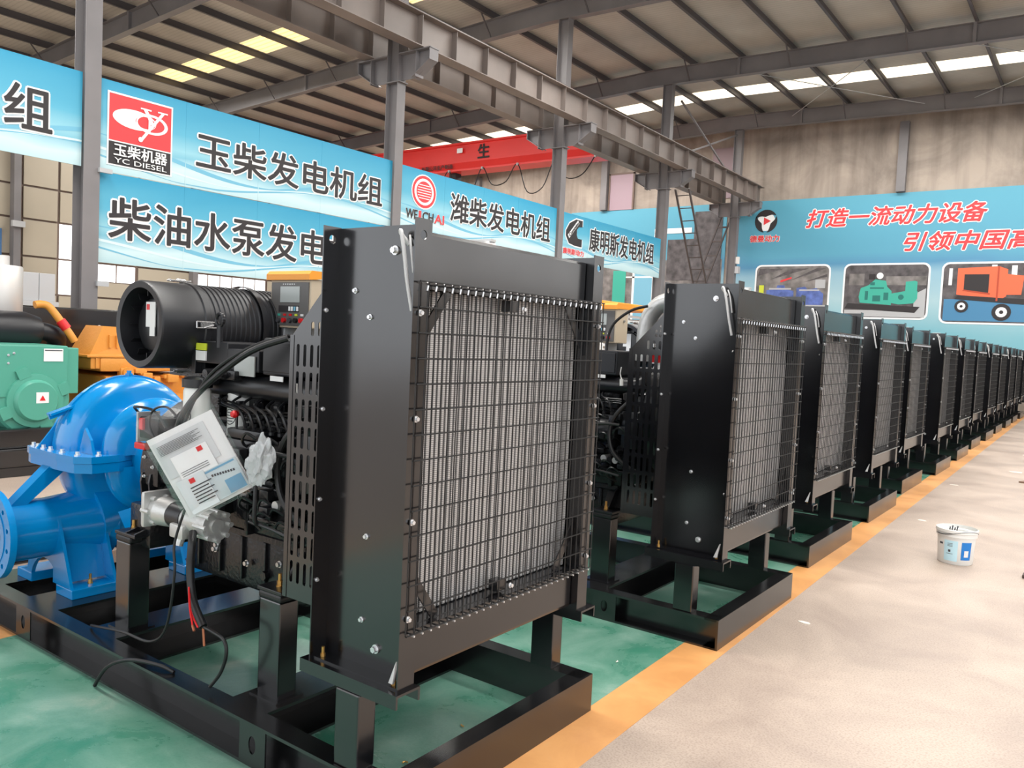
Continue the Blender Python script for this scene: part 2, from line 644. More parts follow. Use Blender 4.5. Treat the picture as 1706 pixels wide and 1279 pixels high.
# ------------------------------------------------------------------ the hall
XC = -11.5
COLY = [5.6, 11.45, 17.25, 23.1, 28.95]
XW, XE, YB, YN = -27.5, 10.0, -9.0, 30.0
def zb(x):
    return 9.55 - (0.045 * (-12 - x) if x < -12 else 0.02 * (x + 12))
RD, PD = 0.5, 0.2

fl = MB().box(XW, XE + 14, YB - 14, YN, -0.3, 0).build('floor', CONC, None, 'structure')
MB().plate([(-4.32, -12), (-1.487, -12), (-2.2, YN - .05), (-4.32, YN - .05)], [], lambda a, b, d: (a, b, d), .0013).build('green_painted_zone', GFLR, fl)
def strip(name, m, xa, xb, ka, kb, h):
    p = [(xa - ka * -12, -12), (xb - kb * -12, -12), (xb - kb * (YN - .05), YN - .05), (xa - ka * (YN - .05), YN - .05)]
    return MB().plate(p, [], lambda a, b, d: (a, b, d), h).build(name, m, fl)
strip('orange_painted_line', OSTR, -1.69, -1.465, .017, .017, .0016)
MB().box(-4.52, -4.32, -12, YN - 0.05, 0, 0.0015).build('orange_painted_line', OSTR, fl)

dk = MB()
for x0, x1 in ((XW, -12), (-12, XE)):
    za, zc = zb(x0) + RD + PD, zb(x1) + RD + PD
    vs = [(x0, YB, za), (x1, YB, zc), (x1, YN, zc), (x0, YN, za)]
    vs += [(a, b, c + 0.08) for a, b, c in vs]
    dk.add(vs, [(0, 1, 2, 3), (7, 6, 5, 4), (0, 4, 5, 1), (2, 6, 7, 3), (0, 3, 7, 4), (1, 5, 6, 2)])
ceil = dk.build('ceiling', ROOF, None, 'structure')
# roof panel seams, purlins, skylights
sm = MB()
PX = [XW + 0.2 + 1.5 * i for i in range(26)]
for x in PX:
    if x > XE:
        break
    z = zb(x) + RD
    p = MB()
    p.box(x - 0.004, x + 0.004, YB, YN, z, z + PD)
    p.box(x - 0.07, x, YB, YN, z + PD - 0.01, z + PD)
    p.box(x, x + 0.07, YB, YN, z, z + 0.01)
    p.build('purlin', PURL, ceil)
for yy, mm in ((2.9, SKYW), (15.15, SKYY), (26.75, SKYW)):
    for i in range(25):
        x0, x1 = PX[i] + 0.09, PX[i + 1] - 0.09
        if x1 > XE:
            break
        if yy == 15.15 and x0 < -26:
            continue
        m = SKYW if (yy != 15.15 or i > 8) else SKYY
        z0, z1 = zb(x0) + RD + PD - 0.012, zb(x1) + RD + PD - 0.012
        s = MB()
        n = 6
        for k in range(n):     # each sheet is six narrow ribs wide
            a = yy - 0.48 + k * 0.16
            vs = [(x0, a, z0), (x1, a, z1), (x1, a + 0.15, z1), (x0, a + 0.15, z0)]
            vs += [(q[0], q[1], q[2] + 0.01) for q in vs]
            s.add(vs, [(0, 1, 2, 3), (7, 6, 5, 4), (0, 4, 5, 1), (2, 6, 7, 3), (0, 3, 7, 4), (1, 5, 6, 2)])
        s.build('skylight_panel', m, ceil)
# rafters
for y in [-0.2] + COLY:
    r = MB()
    for x0, x1 in ((XW, -12), (-12, XE)):
        for (ya, yb, za, zc) in ((-0.004, 0.004, 0, RD), (-0.1, 0.1, 0, 0.014), (-0.1, 0.1, RD - 0.014, RD)):
            vs = []
            for x in (x0, x1):
                for q in (ya, yb):
                    for z in (za, zc):
                        vs.append((x, y + q, zb(x) + z))
            r.add(vs, [(0, 1, 3, 2), (4, 6, 7, 5), (0, 4, 5, 1), (2, 3, 7, 6), (0, 2, 6, 4), (1, 5, 7, 3)])
    for i, x in enumerate(PX):
        if x < XE and i % 2 == 0:
            r.box(x - 0.04, x + 0.04, y - 0.09, y + 0.09, zb(x) + 0.014, zb(x) + RD - 0.014) if i % 4 == 0 else None
    r.build('rafter', STRUC, ceil)
    fb = MB()
    for i, x in enumerate(PX):
        if x < XE and i % 2 == 1:
            for s in (-1, 1):
                fb.bar((x, y + s * 0.1, zb(x) + 0.02), (x, y + s * 0.62, zb(x) + RD + 0.1), 0.03, 0.03)
    fb.build('fly_brace', PURL, ceil)
# tie rods crossing under the roof between the last two frames
for xa, xb in ((-9.6, -5.4), (-4.0, 1.0)):
    MB().cyl((xa, 23.2, zb(xa) + .25), (xb, 28.85, zb(xb) + .25), .012, n=5).build('tie_rod', GREYL, ceil)
    MB().cyl((xb, 23.2, zb(xb) + .28), (xa, 28.85, zb(xa) + .28), .012, n=5).build('tie_rod', GREYL, ceil)
# end wall
we = MB().box(XW, XE, YN, YN + 0.3, 0, 10.6).build('wall_end', WALLC, None, 'structure')
for x in (-24.4, -17.6, -6.14, -0.4, 5.2):
    MB().box(x - 0.14, x + 0.14, YN - 0.2, YN, 7.12 if -19 < x < 6 else 0, zb(x)).build('wall_post', STRUC, we)
wn = MB().box(-17.35, -16.3, YN - 0.05, YN, 7.1, 8.55).build('pane', mat('dusty_mauve_sheet', (158, 136, 146), 0.5), we)
MB().box(-17.42, -17.35, YN - 0.07, YN, 7.1, 8.6).box(-16.3, -16.23, YN - 0.07, YN, 7.1, 8.6).box(-17.42, -16.23, YN - 0.07, YN, 8.55, 8.62).build('window_frame', BROWN, we)
MB().box(-12.9, -12.0, YN - 0.04, YN, 7.3, 9.2).build('pane', mat('faded_mauve_sheet', (150, 132, 138), 0.6), we)
# left wall: cream cladding panels between brown girts, daylight windows
wl = MB().box(XW - 0.2, XW - 0.06, YB, YN, 0, 9.7).build('wall_left', BROWN, None, 'structure')
rows = [0.0, 1.35, 2.3, 3.45, 4.6, 5.62, 7.2, 9.1]
ys = [-0.2, 2.5, 5.6, 8.5, 9.7, 11.45, 12.55, 13.05, 13.75, 15.2, 17.4, 20.6, 23.1, 26.0, 28.9]
def is_win(j, i):
    return (ys[j] >= 12.5 and ys[j] < 13.0 and 2 <= i <= 3) or (i == 2 and ys[j] in (13.75, 17.4, 23.1)) or (ys[j] == 8.5 and i == 3 and False)
pm = {}
for j in range(len(ys) - 1):
    for i in range(len(rows) - 1):
        y0, y1, z0, z1 = ys[j] + 0.04, ys[j + 1] - 0.04, rows[i] + 0.03, rows[i + 1] - 0.03
        if is_win(j, i):
            if y1 - y0 < 0.8:
                MB().box(XW - 0.05, XW - 0.03, y0, y1, z0, z1).build('pane', GLOW, wl)
            else:
                n = max(2, round((y1 - y0) / 0.55))
                zl = 2.86
                MB().bbox(XW - 0.05, XW, y0, y1, z0, zl - 0.04, 0.01).build('wall_panel', CREAM, wl)
                for k in range(n):
                    a = y0 + (y1 - y0) * k / n
                    b_ = y0 + (y1 - y0) * (k + 1) / n
                    MB().box(XW - 0.05, XW - 0.03, a + 0.03, b_ - 0.03, zl, z1).build('pane', GLOW, wl)
        else:
            MB().bbox(XW - 0.05, XW, y0, y1, z0, z1, 0.01).build('wall_panel', CREAM, wl)
for k in range(18):
    a = 11.6 + k
    if a + 0.95 < YN:
        MB().box(XW - 0.05, XW - 0.03, a, a + 0.93, 9.16, 9.5).build('pane', GLOW, wl)
for y in (5.6, 11.2, 17.25, 23.1):
    MB().box(XW + 0.02, XW + 0.3, y - 0.1, y + 0.1, 0, zb(XW)).build('wall_post', STRUC, wl)
MB().box(XW + 0.3, XW + 0.42, 11.02, 11.38, 4.28, 4.46).build('junction_box', GREYL, wl)
MB().box(XW + 0.02, XW + 0.1, 10.0, 10.85, 1.0, 4.2).build('blue_sheet', mat('faded_blue_sheet', (60, 104, 150), 0.5), wl)
# side wall on the aisle side, from the third bay on (the first bays left out to let sky light in)
wr = MB().box(XE, XE + 0.3, 9, YN, 0, 9.9).build('wall_right', WALLC, None, 'structure')
for k in range(6):  # unseen glowing windows, added for a bright patch reflected in the nearest tank
    MB().box(XE - 0.05, XE - 0.02, 10.2 + k * 3.2, 12.6 + k * 3.2, 2.9, 5.4).build('pane', GLOW, wr)

# steel columns with corbels
for k, y in enumerate(COLY):
    c = empty('steel_column', (XC, y, 0))
    tag(c, 'grey steel I column %s' % ['beside the red square emblem banner', 'between the six-character banner and the round red emblem banner', 'between the round emblem banner and the black C emblem banner', 'at the far end of the black C emblem banner, ladder beside it', 'against the end wall at the corner of the big blue banner'][k], 'column', None, 'structure')
    h = MB()
    h.box(-0.15, -0.138, -0.11, 0.11, 0, zb(XC))
    h.box(0.138, 0.15, -0.11, 0.11, 0, zb(XC))
    h.box(-0.138, 0.138, -0.006, 0.006, 0, zb(XC))
    h.build('shaft', STRUC, c)
    b = MB()
    for s in (-1, 1):
        pts = [(s * 0.15, 6.9), (s * 0.95, 6.9), (s * 0.95, 6.7), (s * 0.55, 6.42), (s * 0.15, 6.42)]
        b.plate(pts, [], lambda a, bb, d: (a, -0.006 + d, bb), 0.012)
        b.box(min(s * .15, s * .97), max(s * .15, s * .97), -0.12, 0.12, 6.89, 6.91)
        b.box(s * 0.95 - 0.008, s * 0.95 + 0.008, -0.12, 0.12, 6.68, 6.9)
        b.bar((s * 0.95, 0, 6.69), (s * 0.5, 0, 6.41), 0.24, 0.012)
        b.box(s * 0.6 - 0.008, s * 0.6 + 0.008, -0.11, 0.11, 6.42, 6.9)
    b.box(-0.2, 0.2, -0.12, 0.12, 6.38, 6.4)
    b.build('corbel', STRUC, c)
    if k in (0, 1):
        MB().box(0.15, 0.2, 0.08, 0.26, 3.6, 3.66).build('bracket', GREYL, c)
        MB().box(0.15, 0.2, 0.08, 0.24, 2.05, 2.12).build('bracket', GREYL, c)
    if k == 4:
        MB().box(0.16, 0.3, -0.09, 0.09, 4.35, 4.6).build('switch_box', GREYL, c)
        MB().box(0.16, 0.28, -0.05, 0.05, 4.7, 4.95).build('camera_box', WHITE, c)
# crane runway girders
STF = {}
for gx, side in ((-10.85, 1), (-12.15, -1)):
    g = empty('runway_girder', (gx, 0, 6.92))
    tag(g, 'taupe crane runway I-girder with web stiffeners on the %s side of the columns' % ('aisle' if side == 1 else 'red crane'), 'girder', None, 'structure')
    b = MB()
    b.box(-0.15, 0.15, -4, 29.6, 0, 0.018)
    b.box(-0.006, 0.006, -4, 29.6, 0.018, 0.582)
    b.box(-0.17, 0.17, -4, 29.6, 0.582, 0.6)
    b.build('beam', GIRD, g)
    MB().box(-0.04, 0.04, -4, 29.6, 0.6, 0.68).build('rail', PURL, g)
    me = MB().box(0.006, 0.14, -0.006, 0.006, 0.02, 0.58).box(-0.14, -0.006, -0.006, 0.006, 0.02, 0.58).mesh('stiffener', GIRD)
    for k in range(34):
        put('stiffener', me, g, loc=(0, -3.4 + k * 0.98, 0))
# cross bracing near the end wall column
br = MB()
br.bar((XC, 24, 9.3), (XC, 28.7, 7.6), 0.05, 0.05).bar((XC, 28.7, 9.3), (XC, 24, 7.6), 0.05, 0.05)
tag(br.build('cross_brace', STRUC), 'crossed thin steel braces high between the last two columns', 'brace', None, 'structure')

# ------------------------------------------------------------------ banners along the column line
XB = -11.42
def TB(x):
    return lambda a, b, d: Vector((x + d, a, b))
def disc_loop(cx_, cy_, rx, ry, n=28):
    return [(cx_ + rx * math.cos(2 * PI * i / n), cy_ + ry * math.sin(2 * PI * i / n)) for i in range(n)]
PWAVE = mat('printed_wave_blue', (110, 178, 204), 0.6)
PWAVE2 = mat('printed_wave_white', (206, 228, 232), 0.6)
def banner(y0, y1, z0, z1, label, group='blue lettered banners'):
    b = MB()
    b.box(-0.012, 0.0, 0, y1 - y0, 0, z1 - z0)
    for s in range(1, int((y1 - y0) / 1.3)):
        b.box(0, 0.0025, s * 1.3, s * 1.3 + 0.012, 0, z1 - z0)
    o = b.build('banner', BANNER, None, None, (XB, y0, z0))
    Wd = y1 - y0
    for q, (zs, amp, th, mm) in enumerate(((0.34, .16, .05, PWAVE), (0.22, .12, .03, PWAVE2), (0.16, .14, .022, PWAVE))):
        lo_, hi_ = [], []
        for i in range(41):
            a = Wd * i / 40
            z = zs + amp * math.sin((a + q * .4) * 2 * PI / 5.2 + 1.9) * (1 if q != 1 else .9)
            t_ = th * (.25 + abs(math.sin(a * 1.1 + q)))
            z = min(max(z, .03), 1.15)
            lo_.append((a, z))
            hi_.append((a, z + t_))
        MB().plate(lo_ + hi_[::-1], [], lambda a, b_, d: Vector((0.0005 + d, a, b_)), .001 + .0003 * q).build('printed_wave', mm, o)
    tag(o, label, 'banner', group)
    return o
# text is placed in banner-local coordinates: a = y - y0, b = z - z0
def TL(a, b, d):
    return Vector((0.004 + d, a, b))

b0 = banner(1.2, 5.49, 3.65, 4.9, 'blue banner cut by the frame, only its last black character shows')
lettering('组', 4.53 - 1.2, 5.10 - 1.2, 0.34, 0.88, TL, PDARK, b0, 0.018, PWHT)
lettering('电机', 3.2 - 1.2, 4.4 - 1.2, 0.34, 0.88, TL, PDARK, b0, 0.018, PWHT)

b1 = banner(5.72, 11.36, 3.645, 4.895, 'upper blue banner with a red and black square emblem')
lettering('玉柴发电机组', 7.2 - 5.72, 11.1 - 5.72, 0.33, 0.86, TL, PDARK, b1, 0.018, PWHT)
e = MB().plate([(0.11, 0.1), (1.08, 0.1), (1.08, 1.11), (0.11, 1.11)], [], TL, 0.004).build('emblem', PWHT, b1)
MB().plate([(0.135, 0.45), (1.055, 0.45), (1.055, 1.085), (0.135, 1.085)], [], lambda a, b, d: TL(a, b, d + .004), 0.004).build('emblem_field', PRED, e)
MB().plate([(0.135, 0.12), (1.055, 0.12), (1.055, 0.43), (0.135, 0.43)], [], lambda a, b, d: TL(a, b, d + .004), 0.004).build('emblem_name_panel', PDARK, e)
lo = MB()
TQ = lambda a, b, d: TL(a, b, d + .009)
# white ellipse swoosh with a ring at its right end
lo.plate(disc_loop(0.5, 0.79, 0.32, 0.135), [disc_loop(0.66, 0.785, 0.15, 0.085)], TQ, 0.004)
lo.plate(disc_loop(0.76, 0.78, 0.24, 0.14), [disc_loop(0.745, 0.78, 0.205, 0.108)], TQ, 0.0035)
TR = lambda a, b, d: TL(a, b, d + .014)
lo.plate([(0.62, 0.97), (0.68, 0.97), (0.78, 0.80), (0.74, 0.77)], [], lambda a, b, d: TL(a, b, d + 0.0148), 0.003)
lo.plate([(0.90, 0.98), (0.95, 0.98), (0.62, 0.53), (0.57, 0.53)], [], lambda a, b, d: TL(a, b, d + 0.0156), 0.003)
lo.plate([(0.58, 0.985), (0.74, 0.985), (0.74, 0.965), (0.58, 0.965)], [], lambda a, b, d: TL(a, b, d + 0.0164), 0.003)
lo.plate([(0.84, 0.99), (0.99, 0.99), (0.99, 0.97), (0.84, 0.97)], [], lambda a, b, d: TL(a, b, d + 0.0172), 0.003)
lo.plate([(0.70, 0.92), (0.73, 0.92), (0.73, 0.66), (0.70, 0.66)], [], lambda a, b, d: TL(a, b, d + 0.0180), 0.003)
lo.plate(disc_loop(0.585, 0.535, 0.035, 0.035, 14), [], lambda a, b, d: TL(a, b, d + 0.0188), 0.003)
lo.build('emblem_swoosh', PWHT, e)
lettering('玉柴机器', 0.2, 0.99, 0.24, 0.41, TR, PWHT, e, 0.02)
lettering('YC DIESEL', 0.21, 0.99, 0.145, 0.215, TR, PWHT, e, 0.0)

b2 = banner(5.72, 11.36, 2.385, 3.635, 'lower blue banner with eight big black characters and no emblem')
lettering('柴油水泵发电机组', 5.88 - 5.72, 11.1 - 5.72, 0.35, 0.93, TL, PDARK, b2, 0.018, PWHT)

b3 = banner(11.6, 17.13, 3.645, 4.88, 'blue banner with a round red striped emblem')
lettering('潍柴发电机组', 13.1 - 11.6, 16.85 - 11.6, 0.36, 0.95, TL, PDARK, b3, 0.018, PWHT)
e = MB().plate(disc_loop(0.67, 0.81, 0.37, 0.345), [], TL, 0.004).build('emblem', PWHT, b3)
lo = MB()
TQ = lambda a, b, d: TL(a, b, d + .005)
lo.plate(disc_loop(0.67, 0.81, 0.345, 0.32), [disc_loop(0.67, 0.81, 0.29, 0.265)], TQ, 0.004)
def chord(k, a, r):
    h = math.sqrt(max(0, 1 - (k / r) ** 2))
    return a * h
lo.plate(disc_loop(0.67, 0.81, 0.225, 0.21), [], TQ, 0.004)
lo.build('emblem_disc', PRED, e)
st = MB()
for zz in (-0.13, -0.078, -0.026, 0.026, 0.078, 0.13):
    hw = 0.2 * math.sqrt(1 - (zz / 0.21) ** 2)
    st.plate([(0.67 - hw, 0.81 + zz - 0.008), (0.67 + hw, 0.81 + zz - 0.008), (0.67 + hw, 0.81 + zz + 0.008), (0.67 - hw, 0.81 + zz + 0.008)], [], lambda a, b, d: TL(a, b, d + .01), 0.003)
st.build('emblem_line', PWHT, e)
lettering('WE', 0.17, 0.49, 0.24, 0.42, TL, PDARK, b3, 0.03, PWHT, 0.03)
lettering('I', 0.54, 0.6, 0.24, 0.42, TL, PRED, b3, 0.03, PWHT, 0.03)
lettering('CH', 0.65, 0.97, 0.24, 0.42, TL, PDARK, b3, 0.03, PWHT, 0.03)
lettering('AI', 1.01, 1.3, 0.24, 0.42, TL, PRED, b3, 0.03, PWHT, 0.03)

b4 = banner(17.38, 22.95, 3.66, 4.85, 'blue banner with a black C shaped emblem')
lettering('康明斯发电机组', 18.75 - 17.38, 22.5 - 17.38, 0.36, 0.98, TL, PDARK, b4, 0.018, PWHT)
cl_ = [(0.98, 0.92), (0.98, 1.08), (0.66, 1.08), (0.36, 0.95), (0.2, 0.75), (0.2, 0.62), (0.36, 0.44), (0.66, 0.4), (0.98, 0.4), (0.98, 0.6), (0.78, 0.6), (0.72, 0.68), (0.72, 0.82), (0.8, 0.9)]
cc = [((a - .6) * 1.08 + .6, (b - .74) * 1.1 + .74) for a, b in cl_]
e = MB().plate(cc, [], TL, 0.003).build('emblem', PWHT, b4)
MB().plate(cl_, [], lambda a, b, d: TL(a, b, d + .004), 0.003).build('emblem_letter', PDARK, e)
def TC(a, b, d):
    t = 0.75
    return TL(0.56 + a * math.cos(t) - b * math.sin(t), 0.82 + a * math.sin(t) + b * math.cos(t), d + .012)
MB().plate([(-.32, -.05), (.3, -.05), (.3, .055), (-.32, .055)], [], lambda a, b, d: TC(a, b, d - .004), .003).build('emblem_name_panel', PWHT, e)
lettering('Cummins', -0.28, 0.27, -0.035, 0.05, TC, PDARK, e, 0.02)
lettering('康明斯动力', 0.1, 1.1, 0.16, 0.31, TL, PRED, b4, 0.02, PWHT)

# ------------------------------------------------------------------ big banner on the end wall
bw = MB().box(-19.2 + 11.9, -0.3, -0.03, 0, 0, 4.75).box(0, 11.9 + 6.0, -0.03, 0, -0.5, 4.75)
BX0 = -11.9
big = bw.build('banner', BIGBAN, None, None, (BX0, YN + 0.004, 2.35))
tag(big, 'huge pale blue banner with red brush lettering across the end wall', 'banner')
def TW(a, b, d):   # a, b given as world x, z
    return Vector((a - BX0, -0.034 - d, b - 2.35))
lettering('打造一流动力设备', -9.2, -3.55, 6.05, 6.68, TW, PRED, big, 0.03, PWHT, 0.05, 0.25)
lettering('引领中国高端', -5.93, -1.35, 5.15, 5.76, TW, PRED, big, 0.03, PWHT, 0.05, 0.25)
lettering('德曼动力', -11.25, -10.15, 5.6, 5.84, TW, PRED, big, 0.03, PWHT, 0.05)
def crescent(a0_, a1_, depth):
    p = [(-10.68 + .42 * math.cos(math.radians(a0_ + (a1_ - a0_) * k / 12)), 6.36 + .42 * math.sin(math.radians(a0_ + (a1_ - a0_) * k / 12))) for k in range(13)]
    for k in range(11, 0, -1):
        t = math.radians(a0_ + (a1_ - a0_) * k / 12)
        r = .42 - depth * math.sin(PI * k / 12)
        p.append((-10.68 + r * math.cos(t), 6.36 + r * math.sin(t)))
    return p
e = MB().plate(disc_loop(-10.68, 6.34, .34, .34), [], TW, .003).build('emblem', PWHT, big)
for q in ((28, 165, .26), (-85, 25, .22), (150, 262, .24)):
    MB().plate(crescent(*q), [], lambda a, b, d: TW(a, b, d + .004), .004).build('emblem_blade', PDARK, e)
MB().plate([(-10.76, 6.5), (-10.5, 6.36), (-10.76, 6.22)], [], lambda a, b, d: TW(a, b, d + .009), 0.004).build('emblem_triangle', PRED, e)
def photo(x0, x1, z0, z1, bg):
    fr = MB().plate(rrect(x0, x1, z0, z1, 0.22), [], TW, 0.004).build('photo_print', PWHT, big)
    MB().plate(rrect(x0 + 0.06, x1 - 0.06, z0 + 0.06, z1 - 0.06, 0.18), [], lambda a, b, d: TW(a, b, d + .005), 0.003).build('photo_ground', bg, fr)
    return fr
def pic(fr, name, m, polys, d0=0.009):
    for p in polys:
        MB().plate(p, [], lambda a, b, d: TW(a, b, d + d0), 0.002).build(name, m, fr)
def rc(x0, x1, z0, z1):
    return [(x0, z0), (x1, z0), (x1, z1), (x0, z1)]
f1 = photo(-10.96, -8.24, 2.85, 4.75, PGREY)
pic(f1, 'printed_roof', PDGREY, [[(-10.8, 4.6), (-9.9, 4.6), (-10.85, 4.35)], [(-9.6, 4.6), (-9.0, 4.6), (-10.4, 4.2)], [(-8.7, 4.62), (-8.4, 4.6), (-9.7, 4.15)], [(-8.35, 4.4), (-8.35, 4.3), (-9.2, 4.1)]])
pic(f1, 'printed_floor', GREYL, [rc(-10.85, -8.35, 2.98, 3.3)])
pic(f1, 'printed_machine', PBLUE, [[(-10.5, 3.4), (-9.5, 3.35), (-9.5, 3.8), (-9.8, 3.85), (-9.85, 4.0), (-10.1, 4.0), (-10.15, 3.85), (-10.5, 3.82)], [(-9.4, 3.3), (-8.45, 3.3), (-8.45, 3.7), (-8.7, 3.9), (-9.0, 3.85), (-9.1, 3.95), (-9.4, 3.9)]], 0.012)
pic(f1, 'printed_machine_top', GREYL, [rc(-10.4, -9.6, 3.84, 3.9), rc(-9.3, -8.6, 3.8, 3.85), rc(-8.75, -8.4, 3.9, 4.2)], 0.014)
pic(f1, 'printed_label', YEL, [rc(-10.78, -10.6, 3.7, 4.0)], 0.016)
pic(f1, 'printed_crane', PRED, [[(-10.0, 4.18), (-9.6, 4.3), (-9.6, 4.24), (-10.0, 4.1)]], 0.016)
f2 = photo(-7.8, -5.05, 2.85, 4.75, PDGREY)
pic(f2, 'printed_floor', GREYL, [rc(-7.7, -5.15, 2.93, 3.15), [(-5.5, 3.15), (-5.15, 3.15), (-5.15, 3.9), (-5.5, 3.7)]])
pic(f2, 'printed_wall', PGREY, [rc(-6.4, -5.15, 4.0, 4.3), rc(-7.6, -7.1, 4.0, 4.4)], .01)
pic(f2, 'printed_skid', PDARK, [[(-7.7, 3.2), (-5.45, 3.08), (-5.3, 3.28), (-7.6, 3.38)]], 0.012)
pic(f2, 'printed_engine', PTEAL, [[(-7.2, 3.4), (-6.2, 3.33), (-6.2, 3.8), (-6.35, 3.95), (-6.4, 4.15), (-6.75, 4.2), (-6.95, 4.0), (-7.2, 3.9), (-7.25, 3.6)],
                                  [(-6.2, 3.4), (-5.95, 3.35), (-5.5, 3.4), (-5.4, 3.55), (-5.4, 3.8), (-5.8, 3.8), (-6.2, 3.72)], [(-5.78, 3.8), (-5.42, 3.8), (-5.42, 4.12), (-5.5, 4.15), (-5.78, 4.12)]], 0.016)
pic(f2, 'printed_engine_detail', mat('printed_deep_teal', (30, 112, 104), .6), [rc(-7.05, -6.95, 3.5, 3.8), rc(-6.8, -6.55, 3.45, 3.65), rc(-6.45, -6.3, 3.5, 3.75), rc(-6.9, -6.45, 3.88, 3.93), circ(-5.9, 3.6, .09, 12), rc(-6.9, -6.75, 4.0, 4.1)], 0.019)
pic(f2, 'printed_filter', PWHT, [circ(-6.6, 4.32, 0.11, 14)], 0.02)
pic(f2, 'printed_filter_dark', PDARK, [rc(-6.95, -6.75, 4.2, 4.38)], 0.02)
f3 = photo(-4.72, -1.4, 2.75, 4.75, PDGREY)
pic(f3, 'printed_floor', mat('printed_sea_blue', (70, 130, 170), .6), [rc(-4.6, -1.5, 2.85, 3.55)])
pic(f3, 'printed_curtain', PWHT, [rc(-4.5, -4.4, 4.0, 4.55), rc(-3.3, -3.15, 4.55, 4.65), rc(-2.75, -2.6, 4.2, 4.62), rc(-2.3, -1.55, 3.6, 4.0)], .01)
pic(f3, 'printed_trailer', PORG, [[(-4.25, 3.7), (-3.1, 3.5), (-3.1, 4.6), (-4.25, 4.55)], [(-3.1, 3.5), (-2.85, 3.65), (-2.85, 4.5), (-3.1, 4.6)], [(-2.85, 3.7), (-2.45, 3.7), (-2.4, 4.3), (-2.85, 4.35)]], 0.012)
pic(f3, 'printed_grille', PDARK, [[(-4.05, 3.85), (-3.35, 3.75), (-3.35, 4.35), (-4.05, 4.35)], [(-4.3, 3.55), (-1.8, 3.35), (-1.8, 3.55), (-3.0, 3.6), (-4.2, 3.68)]], 0.016)
pic(f3, 'printed_edge', mat('printed_deep_orange', (180, 72, 44), .6), [rc(-3.13, -3.08, 3.5, 4.6), [(-4.1, 3.82), (-3.3, 3.7), (-3.3, 3.75), (-4.05, 3.86)]], 0.018)
pic(f3, 'printed_wheel', PDARK, [circ(-4.08, 3.32, 0.2, 16), circ(-2.95, 3.15, 0.27, 18)], 0.02)
pic(f3, 'printed_wheel_disc', PWHT, [circ(-4.08, 3.32, 0.12, 14), circ(-2.95, 3.15, 0.16, 14)], 0.024)
pic(f3, 'printed_hub', PDARK, [circ(-4.08, 3.32, 0.045, 10), circ(-2.95, 3.15, 0.06, 10)], 0.027)
# machine picture printed on the part of the banner behind the columns
f4 = MB().plate(rc(-17.5, -12.3, 2.5, 5.0), [], TW, 0.003).build('photo_print', PGREY, big)
pic(f4, 'printed_radiator', PDGREY, [rc(-13.5, -12.35, 3.6, 6.85), rc(-14.6, -13.5, 4.2, 5.8)], 0.01)
pic(f4, 'printed_pipe', PWHT, [rc(-15.2, -15.0, 4.4, 6.1), rc(-15.2, -13.6, 6.05, 6.25), rc(-16.4, -15.2, 4.3, 4.36)], 0.012)
pic(f4, 'printed_shed', PWHT, [rc(-16.1, -16.0, 2.6, 4.9), rc(-15.2, -15.1, 2.6, 4.9)], 0.012)
pic(f4, 'printed_panel', PLBLUE, [rc(-16.0, -15.2, 2.6, 4.9)], 0.01)
pic(f4, 'printed_teal_unit', PTEAL, [rc(-17.0, -16.4, 3.0, 4.6)], 0.012)

# ladder leaning at the fourth column
ld = empty('ladder', (XC + 0.3, 23.2, 0))
tag(ld, 'dark steel ladder leaning on the runway behind the second radiator', 'ladder')
p0, p1 = Vector((0.1, 3.9, 0)), Vector((0, 0.1, 6.4))
for s in (0, 0.45):
    MB().bar(p0 + Vector((s, 0, 0)), p1 + Vector((s, 0, 0)), 0.05, 0.05).build('rail', LAD, ld)
rung = MB().cyl((0, 0, 0), (0.45, 0, 0), 0.016, n=8).mesh('rung', LAD)
for k in range(18):
    put('rung', rung, ld, loc=p0 + (p1 - p0) * (k + 0.5) / 18)
l2 = empty('ladder', (-12.6, 29.2, 0))
tag(l2, 'dark steel ladder leaning against the big blue wall banner beside the last column', 'ladder')
p0, p1 = Vector((-1.1, 0, 2.2)), Vector((0.55, 0, 6.9))
for s in (0, 0.4):
    MB().bar(p0 + Vector((s, 0.2, -2.2 if s == 9 else 0)), p1 + Vector((s, 0.2, 0)), 0.05, 0.05).build('rail', LAD, l2)
for k in range(9):
    q = p0 + (p1 - p0) * (k + 0.5) / 9
    MB().box(q.x, q.x + 0.4, 0.18, 0.22, q.z - 0.03, q.z + 0.03).build('rung', LAD, l2)
MB().bar((-1.1, 0.2, 2.2), (-1.85, 0.2, 0), 0.05, 0.05).bar((-0.7, 0.2, 2.2), (-1.45, 0.2, 0), 0.05, 0.05).build('rail', LAD, l2)

# ------------------------------------------------------------------ red overhead crane
cr = empty('overhead_crane', (-12.4, 22.5, 7.4))
tag(cr, 'red overhead travelling crane beam above the banners', 'crane')
g = MB()
L = 14.4
prof = [(0.0, 0.22), (0.28, 0.22), (0.28, 0.42), (0.22, 0.5), (0.22, 0.95), (0.3, 0.98), (0.3, 1.02), (-0.3, 1.02), (-0.3, 0.98), (-0.22, 0.95), (-0.22, 0.42)]
vs = []
for x, zs in ((-L, 0), (-0.9, 0), (0, 0.2)):
    for (yy, zz) in [(-0.3, 0.02), (0.3, 0.02), (0.22, 0.3), (0.22, 0.9), (0.3, 0.92), (0.3, 0.98), (-0.3, 0.98), (-0.3, 0.92), (-0.22, 0.9), (-0.22, 0.3)]:
        z = zz * (0.55 if (x == 0 and zz > 0.5) else 1) + (0.02 if x == 0 else 0)
        vs.append((x, yy, z))
n = 10
fs = [(s * n + i, s * n + (i + 1) % n, (s + 1) * n + (i + 1) % n, (s + 1) * n + i) for s in range(2) for i in range(n)] + [tuple(range(n)), tuple(reversed(range(20, 30)))]
g.add(vs, fs)
g.build('girder', REDC, cr)
